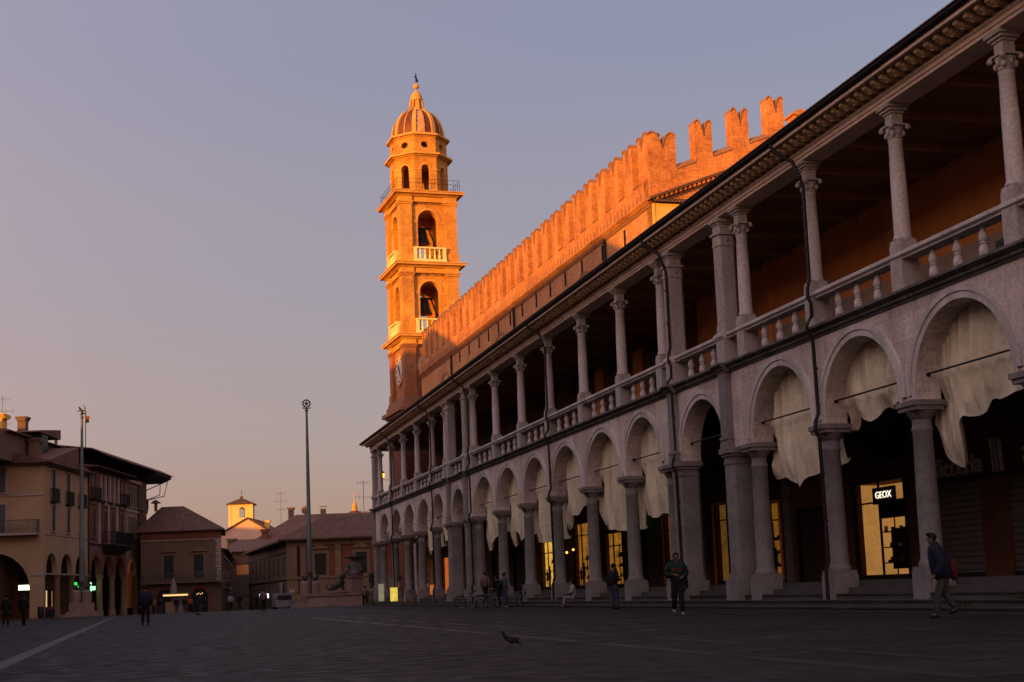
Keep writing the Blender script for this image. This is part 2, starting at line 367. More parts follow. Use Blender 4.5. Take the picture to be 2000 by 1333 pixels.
# ------------------------------------------------------------------ ground
def gz(x, y):
    d = x * 0.2625 + y * 0.963
    if d < 124: return 0.0
    return -min(0.9, (d - 124) * 0.014)
def ground_material():
    m = bpy.data.materials.new("dark_porphyry_paving"); m.use_nodes = True
    n = m.node_tree.nodes; l = m.node_tree.links; b = n["Principled BSDF"]
    co = n.new("ShaderNodeTexCoord")
    bt = n.new("ShaderNodeTexBrick"); l.new(co.outputs["Object"], bt.inputs[0]); bt.inputs["Scale"].default_value = 1
    bt.inputs["Brick Width"].default_value = 0.9; bt.inputs["Row Height"].default_value = 0.6; bt.inputs["Mortar Size"].default_value = 0.010
    bt.inputs["Color1"].default_value = (0.023, 0.0205, 0.0200, 1); bt.inputs["Color2"].default_value = (0.029, 0.026, 0.0255, 1); bt.inputs["Mortar"].default_value = (0.012, 0.011, 0.011, 1)
    nz = n.new("ShaderNodeTexNoise"); nz.inputs["Scale"].default_value = 0.35; nz.inputs["Detail"].default_value = 7; l.new(co.outputs["Object"], nz.inputs[0])
    r = n.new("ShaderNodeMapRange"); r.inputs[1].default_value = 0.3; r.inputs[2].default_value = 0.7; r.inputs[3].default_value = 0.62; r.inputs[4].default_value = 1.2
    l.new(nz.outputs[0], r.inputs[0])
    v = n.new("ShaderNodeVectorMath"); v.operation = 'SCALE'; l.new(bt.outputs["Color"], v.inputs[0]); l.new(r.outputs[0], v.inputs["Scale"])
    l.new(v.outputs[0], b.inputs["Base Color"])
    n3 = n.new("ShaderNodeTexNoise"); n3.inputs["Scale"].default_value = 2.2; n3.inputs["Detail"].default_value = 4; l.new(co.outputs["Object"], n3.inputs[0])
    r2 = n.new("ShaderNodeMapRange"); r2.inputs[1].default_value = 0.35; r2.inputs[2].default_value = 0.7; r2.inputs[3].default_value = 0.55; r2.inputs[4].default_value = 0.85
    l.new(n3.outputs[0], r2.inputs[0]); l.new(r2.outputs[0], b.inputs["Roughness"]); b.inputs["Specular IOR Level"].default_value = 0.07
    bp = n.new("ShaderNodeBump"); bp.inputs["Strength"].default_value = 0.25; bp.inputs["Distance"].default_value = 0.006
    ma = n.new("ShaderNodeMath"); ma.operation = 'SUBTRACT'; l.new(n3.outputs[0], ma.inputs[0]); l.new(bt.outputs["Fac"], ma.inputs[1])
    l.new(ma.outputs[0], bp.inputs["Height"]); l.new(bp.outputs[0], b.inputs["Normal"])
    return m
MT['ground'] = ground_material()
MT['band'] = mat("pale_paving_stone", (0.055, 0.049, 0.043), (0.018, 0.016, 0.015), 0.5, 0.8, 5, 0.25, joints=(1.1, 9, 0.02, 0.8, (0.3, 0.3, 0.3)), spec=0.2)
g = MB()
xs = [-900, -300, -120, -60, -30, -15, 0, 10, 20, 40, 80, 200, 900]
ys = [-300, -60, -20, 0, 10, 25, 50, 80, 100, 116, 120, 124, 128, 132, 138, 145, 155, 165, 180, 200, 240, 400, 1500]
for y in ys:
    for x in xs: g.v.append(Vector((x, y, gz(x, y))))
nx = len(xs)
for j in range(len(ys) - 1):
    for i in range(nx - 1): g.f.append((j * nx + i, j * nx + i + 1, (j + 1) * nx + i + 1, (j + 1) * nx + i))
o = part(g, "piazza_ground", 'ground'); o["kind"] = "structure"

def strip(pts, wd, mb):
    """pale band of paving following points on the ground, wd wide"""
    for (x0, y0), (x1, y1) in zip(pts[:-1], pts[1:]):
        d = Vector((x1 - x0, y1 - y0, 0)); ln = d.length; d.normalize(); nn = Vector((-d.y, d.x, 0)) * wd / 2
        k = max(1, int(ln / 12))
        for i in range(k):
            a = Vector((x0, y0, 0)) + d * ln * i / k; b2 = Vector((x0, y0, 0)) + d * ln * (i + 1) / k
            mb.add([tuple(a + nn + Vector((0, 0, 0.004 + gz(a.x, a.y)))), tuple(b2 + nn + Vector((0, 0, 0.004 + gz(b2.x, b2.y)))), tuple(b2 - nn + Vector((0, 0, 0.004 + gz(b2.x, b2.y)))), tuple(a - nn + Vector((0, 0, 0.004 + gz(a.x, a.y))))], [(0, 1, 2, 3)])
bands = MB()
# long bands and a row of interlaced rectangles between them, right-hand side
strip([(12.9, 16), (12.9, 118)], 0.32, bands)
strip([(-2.5, 8), (-2.5, 120)], 0.34, bands)
strip([(-8.2, 8), (-8.2, 120)], 0.30, bands)
strip([(16.6, 10), (16.6, 120)], 0.25, bands)
def rect_ring(x0, x1, y0, y1, wd, mb):
    for a in ((x0, x1, y0, y0 + wd), (x0, x1, y1 - wd, y1), (x0, x0 + wd, y0 + wd, y1 - wd), (x1 - wd, x1, y0 + wd, y1 - wd)):
        mb.add([(a[0], a[2], 0.004), (a[1], a[2], 0.004), (a[1], a[3], 0.004), (a[0], a[3], 0.004)], [(0, 1, 2, 3)])
for k in range(9):
    y0 = 11.3 + 6.1 * k + (0.0 if k < 3 else 0.3)
    strip([(7.5, y0), (7.5, y0 + 5.1)], 0.30, bands)
    strip([(7.66, y0 + 0.1), (8.74, y0 + 0.6)], 0.26, bands)
    strip([(7.66, y0 + 5.0), (8.74, y0 + 5.4)], 0.26, bands)
    rect_ring(8.8, 11.9, y0 + 2.2, y0 + 5.9, 0.26, bands)
    strip([(9.9, y0 + 3.4), (10.8, y0 + 4.6)], 0.5, bands)
bands = part(bands, "pale_paving_bands", 'band'); bands["kind"] = "structure"

# ------------------------------------------------------------------ arcaded palace
pal = thing("arcaded_palace", (19.0, 68.0, 0), "long pale stone palace with arcade below and open columned loggia above, along the right", "palace")
YC = [112.5, 106.8, 101.1, 95.5, 90.7, 82.6, 76.9, 71.2, 65.8, 60.2, 54.8, 49.9, 42.15, 37.1, 32.05, 27.0, 21.9, 16.8]
YCe = 118.2
YP = [120.5, 89.2, 84.2, 48.5, 43.6, 15.2]
Y0, Y1 = 14.6, 121.2
# steps
for i, (wx, z) in enumerate([(18.67, 0.12), (19.10, 0.29), (19.75, 0.46), (20.15, 0.63)]):
    pass
m_ = MB(PX)
prof = [(18.67, -0.4), (18.67, 0.12), (19.10, 0.12), (19.10, 0.29), (19.75, 0.29), (19.75, 0.46), (20.15, 0.46), (20.15, 0.63), (20.55, 0.63), (20.55, 0.80), (26.5, 0.80), (26.5, -0.4)]
m_.extrude(prof, 0, Y0 - 1, Y1 + 0.8)
part(m_, "steps", 'step', pal)
m_ = MB(PX)
for z, wx in ((0.12, 18.645), (0.29, 19.075), (0.46, 19.725)): m_.box(Y0 - 1.003, Y1 + 0.803, wx, wx + 0.024, z - 0.05, z + 0.003)
part(m_, "step_nosing", 'band', pal)
# lower columns
def mk_col():
    m1 = MB(); m1.lathe(0, 0, [(0.36, 1.13), (0.37, 1.20), (0.345, 1.26), (0.305, 1.34), (0.297, 1.6), (0.292, 2.6), (0.258, 4.72), (0.285, 4.76), (0.285, 4.82), (0.255, 4.86), (0.255, 5.05)], 24)
    c = part(m1, "column", 'shaft', pal, sm=True, loc=(0, 0, 0)); 
    m2 = MB(); m2.box(-0.40, 0.40, -0.40, 0.40, -0.3, 1.03); m2.box(-0.38, 0.38, -0.38, 0.38, 1.03, 1.14)
    p = part(m2, "plinth", 'shaft', None, loc=(0, 0, 0)); p.parent = c; p.location = (0, 0, 0)
    m3 = MB(); m3.lathe(0, 0, [(0.26, 5.05), (0.30, 5.10), (0.38, 5.22), (0.41, 5.28)], 24); m3.box(-0.43, 0.43, -0.43, 0.43, 5.28, 5.40); m3.box(-0.48, 0.48, -0.48, 0.48, 5.40, 5.54)
    k = part(m3, "capital", 'capstone', None, loc=(0, 0, 0)); k.parent = c; k.location = (0, 0, 0)
    return c
col0 = mk_col(); wcol = 20.12
first = True
for y in [YCe] + YC:
    if first: col0.location = Vector((wcol, y, 0)) - pal.location; first = False; continue
    inst(col0, (wcol, y, 0), pal)
# lower piers: chamfered
def pierpoly(hx, hy, c):
    return [(-hx, -hy + c), (-hx + c, -hy), (hx - c, -hy), (hx, -hy + c), (hx, hy - c), (hx - c, hy), (-hx + c, hy), (-hx, hy - c)]
def mk_pier():
    m1 = MB(); m1.extrude(pierpoly(0.46, 0.36, 0.13), 2, 1.2, 5.0); m1.extrude(pierpoly(0.50, 0.40, 0.13), 2, 1.0, 1.22)
    c = part(m1, "pier", 'shaft', pal, loc=(0, 0, 0))
    m2 = MB(); m2.box(-0.58, 0.52, -0.46, 0.46, -0.3, 1.02)
    p = part(m2, "plinth", 'shaft', None, loc=(0, 0, 0)); p.parent = c; p.location = (0, 0, 0)
    m3 = MB(); m3.extrude(pierpoly(0.49, 0.39, 0.13), 2, 4.98, 5.06); m3.extrude(pierpoly(0.47, 0.37, 0.13), 2, 5.06, 5.25); m3.extrude(pierpoly(0.53, 0.43, 0.13), 2, 5.25, 5.36); m3.extrude(pierpoly(0.60, 0.50, 0.13), 2, 5.36, 5.54)
    k = part(m3, "capital", 'capstone', None, loc=(0, 0, 0)); k.parent = c; k.location = (0, 0, 0)
    return c
pier0 = mk_pier()
for i, y in enumerate(YP):
    if i == 0: pier0.location = Vector((20.06, y, 0)) - pal.location
    else: inst(pier0, (20.06, y, 0), pal)
# arches
bays = []
cl = sorted([YCe] + YC)
for a, b in zip(cl[:-1], cl[1:]):
    if any(a < p < b for p in YP): continue
    r = (b - a) / 2 - 0.42; bays.append(((a + b) / 2, r, 7.78 - r, None))
for a, b in ((43.6, 48.5), (84.2, 89.2)):
    r = (b - a) / 2 - 0.50; bays.append(((a + b) / 2, r, 7.62 - r, None))
bays.sort()
m_ = MB(PX); archwall(m_, bays, Y0, Y1, 5.54, 8.2, 19.78, 20.5, 22)
m_.box(Y1 - 0.7, Y1, 20.503, 26.0, 5.54, 8.2)
part(m_, "arcade_wall", 'ashlar', pal)
for i, (yc, r, zs, _) in enumerate(bays):
    m_ = MB(PX); archring(m_, yc, r + 0.012, r + 0.20, zs, 19.735, 19.80, 26, zs - 5.545)
    archring(m_, yc, r + 0.20, r + 0.36, zs, 19.70, 19.80, 26, 0.0)
    part(m_, "archivolt", 'palestone', pal)
    m_ = MB(PX); m_.tube([(yc - r - 0.05, 20.12, 6.22), (yc + r + 0.05, 20.12, 6.22)], 0.028, 8)
    for s in (-1, 1): m_.box(yc + s * (r - 0.03) - 0.05, yc + s * (r - 0.03) + 0.05, 20.06, 20.18, 6.15, 6.29)
    part(m_, "tie_rod", 'iron', pal)
# pilaster strips over the piers
for y in YP:
    m_ = MB(PX); m_.box(y - 0.30, y + 0.30, 19.56, 19.777, 5.95, 8.2); m_.box(y - 0.34, y + 0.34, 19.52, 19.777, 5.543, 5.75); m_.box(y - 0.32, y + 0.32, 19.54, 19.777, 5.75, 5.85); m_.box(y - 0.35, y + 0.35, 19.51, 19.777, 5.85, 5.95)
    part(m_, "pilaster", 'shaft', pal)
# vault cells behind the arches and portico ceiling
m_ = MB(PX)
for yc, r, zs, _ in bays:
    seg = 12; pts = [(yc - r * math.cos(math.pi * i / seg), zs + r * math.sin(math.pi * i / seg)) for i in range(seg + 1)]
    for (a, za), (b, zb) in zip(pts[:-1], pts[1:]):
        m_.add([(a, 21.6, za + .3), (b, 21.6, zb + .3), (b, 25.2, zb), (a, 25.2, za)], [(0, 1, 2, 3)])
m_.box(Y0, Y1, 20.5, 26.0, 8.2, 8.3)
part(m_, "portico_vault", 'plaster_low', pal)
# string course, with breaks over the piers
def string_prof(d): return [(20.5, 8.2), (19.74 - d, 8.2), (19.72 - d, 8.27), (19.66 - d, 8.30), (19.66 - d, 8.36), (19.56 - d, 8.42), (19.50 - d, 8.45), (19.50 - d, 8.52), (20.5, 8.52)]
m_ = MB(PX); m_.extrude(string_prof(0), 0, Y0 - 0.1, Y1 + 0.12)
for y in YP: m_.extrude(string_prof(0.20), 0, y - 0.42, y + 0.42)
y = Y0
while y < Y1:
    m_.box(y, y + 0.07, 19.63, 19.70, 8.285, 8.345); y += 0.14
part(m_, "string_course", 'blackened', pal)
# balustrade
allc = sorted([YCe] + YC + YP)
m_ = MB(PX); m_.extrude([(19.74, 9.40), (20.18, 9.40), (20.18, 9.44), (20.24, 9.50), (20.24, 9.58), (20.18, 9.63), (19.74, 9.63), (19.66, 9.58), (19.66, 9.50), (19.74, 9.44)], 0, Y0, Y1)
for y in YP: m_.extrude([(19.60, 9.38), (20.20, 9.38), (20.28, 9.50), (20.28, 9.60), (20.20, 9.65), (19.60, 9.65), (19.52, 9.60), (19.52, 9.50)], 0, y - 0.38, y + 0.38)
part(m_, "balustrade_rail", 'palestone', pal)
def mk_bal():
    m1 = MB(); m1.box(-0.08, 0.08, -0.08, 0.08, 8.52, 8.57)
    m1.lathe(0, 0, [(0.075, 8.57), (0.11, 8.62), (0.138, 8.72), (0.125, 8.84), (0.08, 8.93), (0.10, 8.95), (0.10, 8.98), (0.08, 9.0), (0.128, 9.08), (0.115, 9.16), (0.07, 9.28), (0.058, 9.33), (0.095, 9.36), (0.095, 9.40)], 14)
    return part(m1, "baluster", 'palestone', pal, sm=True, loc=(0, 0, 0))
bal0 = mk_bal(); used = False
for a, b in zip(allc[:-1], allc[1:]):
    if b - a < 2.0: continue
    n = 3
    lo, hi = a + 0.30, b - 0.30
    for k in range(n):
        y = lo + (hi - lo) * (k + 1) / (n + 1) 
        if not used: bal0.location = Vector((19.95, y, 0)) - pal.location; used = True
        else: inst(bal0, (19.95, y, 0), pal)
# pedestals and upper columns
def scroll_cap(mb, r, z0, z1):
    h = z1 - z0
    mb.lathe(0, 0, [(r, z0), (r * 1.12, z0 + 0.02), (r * 1.0, z0 + 0.05), (r * 1.05, z0 + h * 0.45), (r * 1.35, z0 + h * 0.8)], 16)
    mb.box(-r * 1.45, r * 1.45, -r * 1.45, r * 1.45, z1 - 0.05, z1)
    for sx in (-1, 1):
        for sy in (-1, 1):
            mb.ball((sx * r * 1.35, sy * r * 1.35, z1 - 0.10), 0.075, 0.075, 0.075, 8, 6)
            mb.ball((sx * r * 0.85, sy * r * 0.85, z0 + h * 0.35), 0.07, 0.07, 0.09, 8, 5)
    for a in range(4):
        mb.ball((math.cos(a * math.pi / 2) * r * 1.15, math.sin(a * math.pi / 2) * r * 1.15, z0 + h * 0.5), 0.055, 0.055, 0.10, 8, 5)
def dosseret(mb, hw, z0, z1):
    mb.box(-hw, hw, -hw, hw, z0, z1 - 0.22)
    mb.box(-hw - 0.04, hw + 0.04, -hw - 0.04, hw + 0.04, z1 - 0.24, z1 - 0.17)
    mb.box(-hw - 0.10, hw + 0.10, -hw - 0.10, hw + 0.10, z1 - 0.17, z1 - 0.09)
    mb.box(-hw - 0.16, hw + 0.16, -hw - 0.16, hw + 0.16, z1 - 0.09, z1)
def mk_ucol():
    m1 = MB(); m1.lathe(0, 0, [(0.26, 9.98), (0.27, 10.02), (0.25, 10.06), (0.225, 10.12), (0.222, 10.8), (0.215, 11.5), (0.185, 12.75), (0.20, 12.77), (0.20, 12.80), (0.18, 12.82)], 22)
    c = part(m1, "loggia_column", 'palestone', pal, sm=True, loc=(0, 0, 0))
    m2 = MB(); m2.box(-0.27, 0.27, -0.29, 0.29, 8.52, 9.55); m2.box(-0.27, 0.27, -0.27, 0.27, 9.6, 9.85); m2.extrude([(-0.27, 9.85), (0.27, 9.85), (0.24, 9.98), (-0.24, 9.98)], 1, -0.25, 0.25)
    p = part(m2, "pedestal", 'istria', None, loc=(0, 0, 0)); p.parent = c; p.location = (0, 0, 0)
    m3 = MB(); scroll_cap(m3, 0.19, 12.82, 13.22); dosseret(m3, 0.17, 13.22, 13.77)
    k = part(m3, "capital", 'istria', None, loc=(0, 0, 0)); k.parent = c; k.location = (0, 0, 0)
    return c
uc0 = mk_ucol()
for i, y in enumerate([YCe] + YC):
    if i == 0: uc0.location = Vector((19.98, y, 0)) - pal.location
    else: inst(uc0, (19.98, y, 0), pal)
def mk_upier():
    m1 = MB(); m1.extrude(pierpoly(0.34, 0.28, 0.11), 2, 9.9, 12.75); m1.extrude(pierpoly(0.37, 0.31, 0.11), 2, 9.63, 9.92)
    c = part(m1, "loggia_pier", 'istria', pal, loc=(0, 0, 0))
    m2 = MB(); m2.box(-0.36, 0.36, -0.34, 0.34, 8.52, 9.40)
    p = part(m2, "pedestal", 'istria', None, loc=(0, 0, 0)); p.parent = c; p.location = (0, 0, 0)
    m3 = MB(); m3.extrude(pierpoly(0.37, 0.31, 0.11), 2, 12.75, 12.82); m3.extrude(pierpoly(0.35, 0.29, 0.11), 2, 12.82, 13.15); m3.extrude(pierpoly(0.42, 0.36, 0.12), 2, 13.15, 13.23); m3.extrude(pierpoly(0.33, 0.27, 0.10), 2, 13.23, 13.55); m3.extrude(pierpoly(0.37, 0.31, 0.11), 2, 13.53, 13.61); m3.extrude(pierpoly(0.44, 0.38, 0.12), 2, 13.61, 13.77)
    for a in range(8):
        m3.ball((math.cos(a * math.pi / 4) * 0.33, math.sin(a * math.pi / 4) * 0.28, 12.98), 0.06, 0.06, 0.11, 8, 5)
    k = part(m3, "capital", 'istria', None, loc=(0, 0, 0)); k.parent = c; k.location = (0, 0, 0)
    return c
up0 = mk_upier()
for i, y in enumerate(YP):
    if i == 0: up0.location = Vector((19.96, y, 0)) - pal.location
    else: inst(up0, (19.96, y, 0), pal)
# entablature
m_ = MB(PX)
m_.extrude([(20.35, 13.77), (19.64, 13.77), (19.64, 13.86), (19.60, 13.87), (19.60, 13.97), (19.55, 14.0), (19.55, 14.07), (20.35, 14.07)], 0, Y0, Y1)
m_.box(Y1 - 0.7, Y1, 20.353, 25.4, 13.77, 14.07)
part(m_, "architrave", 'entab', pal)
m_ = MB(PX); m_.box(Y0, Y1, 19.74, 20.2, 14.07, 14.40); part(m_, "frieze", 'capstone', pal)  # dark stone paints in the shade of the gaps between brackets
bp = [(19.738, 14.075), (19.62, 14.08), (19.52, 14.13), (19.42, 14.12), (19.28, 14.10), (19.17, 14.15), (19.10, 14.24), (19.07, 14.29), (19.07, 14.40), (19.738, 14.40)]
def mk_br():
    m1 = MB(); m1.extrude([(x, z) for x, z in bp], 1, -0.10, 0.10)
    m1.ball((19.60, 0, 14.10), 0.09, 0.10, 0.06, 8, 5); m1.ball((19.14, 0, 14.24), 0.08, 0.13, 0.08, 8, 5); m1.ball((19.32, 0, 14.11), 0.07, 0.08, 0.05, 8, 5)
    return m1
yb = [Y0 + 0.25 + 0.44 * k for k in range(int((Y1 - Y0) / 0.44))]
near = [y for y in yb if 26.0 < y][:100]
b0 = None
for y in near:
    if b0 is None:
        m1 = mk_br(); b0 = part(m1, "cornice_bracket", 'bracket', pal, loc=(0, 0, 0)); b0.location = Vector((0, y, 0)) - pal.location
    else: inst(b0, (0, y, 0), pal)
rest = MB()
for y in yb:
    if y in near: continue
    m1 = mk_br(); rest.add([tuple(v + Vector((0, y, 0))) for v in m1.v], m1.f)
part(rest, "far_cornice_brackets", 'bracket', pal, kind="stuff")
m_ = MB(PX); m_.box(Y0 - 0.3, Y1 + 0.6, 18.98, 20.3, 14.403, 14.46); m_.box(Y0 - 0.3, Y1 + 0.6, 18.94, 19.04, 14.29, 14.40)
part(m_, "cornice", 'entab', pal)
m_ = MB(PX); m_.extrude([(18.93, 14.41), (18.84, 14.405), (18.79, 14.44), (18.78, 14.50), (18.93, 14.50)], 0, Y0 - 0.5, Y1 + 0.9)
m_.extrude([(18.80, 14.503), (18.80, 14.52), (25.5, 16.0), (25.5, 15.9), (20.3, 14.53)], 0, Y0 - 0.5, Y1 + 0.9)
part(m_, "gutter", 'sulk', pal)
m_ = MB(PX); m_.extrude([(18.75, 14.523), (18.75, 14.56), (25.5, 16.12), (25.5, 16.003)], 0, Y0 - 0.6, Y1 + 1.0)
part(m_, "roof", 'rooftileY', pal)
# downpipes
for y, dz in ((36.74, 0), (48.25, 0), (65.0, 0), (82.45, 0), (94.2, 0), (110.5, 0)):
    m_ = MB(PX)
    pts = [(y + .5, 18.8, 14.35), (y + .45, 18.9, 14.12), (y + .2, 19.38, 13.75), (y + .1, 19.42, 13.5), (y, 19.5, 13.2), (y, 19.58, 12.95), (y, 19.58, 9.95), (y + .03, 19.52, 9.75), (y + .03, 19.50, 9.45), (y, 19.58, 9.25), (y, 19.58, 8.85), (y + .04, 19.42, 8.6), (y + .04, 19.40, 8.4), (y, 19.56, 8.15), (y, 19.58, 5.85), (y, 19.46, 5.6), (y, 19.44, 5.35), (y, 19.56, 5.1), (y, 19.58, 1.4), (y, 19.48, 1.15), (y, 19.48, 0.2)]
    m_.tube(pts, 0.058, 10)
    for z in (12.2, 10.9, 7.2, 4.0, 2.6): m_.lathe(y + .02 if z > 9 else y, 19.59 if z < 8 else 19.56, [(0.075, z), (0.075, z + 0.06)], 10)
    part(m_, "downpipe", 'pipe', pal, sm=True)
# back walls of the loggia and portico
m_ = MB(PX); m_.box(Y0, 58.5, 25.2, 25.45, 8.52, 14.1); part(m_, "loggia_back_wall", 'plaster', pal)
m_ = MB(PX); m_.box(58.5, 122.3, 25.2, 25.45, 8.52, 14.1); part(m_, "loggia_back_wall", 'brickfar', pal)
m_ = MB(PX); m_.box(Y0, 122.3, 20.2, 26.0, 14.09, 14.15); part(m_, "loggia_ceiling", 'ceilwood', pal)
m_ = MB(PX); m_.box(Y0, Y1, 20.5, 26.0, 8.31, 8.519); part(m_, "loggia_floor", 'step', pal)
m_ = MB(PX); m_.box(Y0, 58.5, 25.16, 25.198, 8.52, 11.2); part(m_, "low_wall_panel", 'low_wall_panel', pal)  # raised pale panel stands in for reflections seen between the balusters
m_ = MB(PX); m_.box(58.5, 122.0, 25.16, 25.198, 8.52, 9.3); part(m_, "low_wall_panel", 'plaster_low', pal)
for y, hw, z0, z1 in ((63.5, 1.5, 9.4, 13.3), (69.6, 1.7, 10.6, 13.4), (76.2, 1.9, 10.4, 13.6), (83.5, 1.9, 10.4, 13.6), (91, 2.0, 10.4, 13.6), (99, 2.1, 9.3, 13.5), (108, 2.2, 10.2, 13.5)):
    m_ = MB(PX); m_.box(y - hw, y + hw, 25.14, 25.197, z0, z1); wv = part(m_, "loggia_window", 'dark', pal)
    m_ = MB(PX)
    k = y - hw + 0.4
    while k < y + hw: m_.box(k, k + 0.07, 25.10, 25.138, z0, z1); k += 0.55
    part(m_, "grille", 'iron', wv)
for y, hw in ((60.8, 0.55), (66.6, 0.6), (72.9, 0.6)):
    m_ = MB(PX); m_.box(y - hw, y + hw, 25.1, 25.196, 9.4, 13.2); part(m_, "wall_panel", 'plaster', pal)
for y in (40.8, 51.0, 56.5):
    m_ = MB(PX); m_.box(y - 0.5, y + 0.5, 25.05, 25.197, 8.53, 14.08); part(m_, "wall_pilaster", 'plaster', pal)
for y in [20 + 2.6 * k for k in range(40)]:
    m_ = MB(PX); m_.box(y - 0.09, y + 0.09, 20.36, 25.19, 13.86, 14.088); part(m_, "ceiling_beam", 'ceilwood', pal)
for y in (46.2, 53.8):
    m_ = MB(PX); m_.box(y - 0.75, y + 0.75, 25.06, 25.195, 9.0, 12.2); dd = part(m_, "loggia_door_surround", 'istria', pal)
    m_ = MB(PX); m_.box(y - 0.58, y + 0.58, 25.03, 25.058, 9.0, 12.0); part(m_, "door_panel", 'wood', dd)
m_ = MB(PX); m_.box(34.3, 35.1, 25.05, 25.15, 8.53, 10.9); part(m_, "loggia_door", 'shuttergrey', pal)
# lower shop wall with openings
shops = []   # (y0, y1, z0, z1, kind)
SH = [(41.55, 45.0, 0.80, 4.25, 'geox'), (55.1, 57.9, 0.80, 4.4, 'dim'), (51.2, 52.9, 0.9, 4.1, 'amber'), (62.3, 64.3, 0.9, 4.3, 'amber'), (66.8, 69.6, 0.8, 4.2, 'green'), (70.5, 73.6, 0.85, 3.85, 'shelf'), (76.3, 79.3, 0.85, 4.7, 'shelf2'), (83.4, 86.6, 0.85, 3.9, 'bright'),
      (37.2, 40.4, 0.55, 3.75, 'roller'), (32.2, 35.75, 0.55, 3.75, 'roller'), (27.0, 30.5, 0.55, 3.75, 'roller'), (47.2, 49.6, 0.80, 3.6, 'door'), (90.5, 93.5, 0.8, 3.8, 'door'), (96.5, 99.5, 0.8, 3.8, 'door'), (103, 106, 0.8, 3.8, 'door'), (114.6, 118.2, 0.8, 3.9, 'orange'), (119.9, 121.9, 0.8, 3.9, 'yellow')]
m_ = MB(PX); y = Y0; zt = 8.2
for y0, y1, z0, z1, k in sorted(SH):
    m_.box(y, y0, 25.2, 25.5, 0.5, zt); m_.box(y0, y1, 25.2, 25.5, z1, zt); m_.box(y0, y1, 25.2, 25.5, 0.5, max(z0, 0.8)); y = y1
m_.box(y, 122.3, 25.2, 25.5, 0.5, zt)
part(m_, "shop_wall", 'plaster_low', pal)
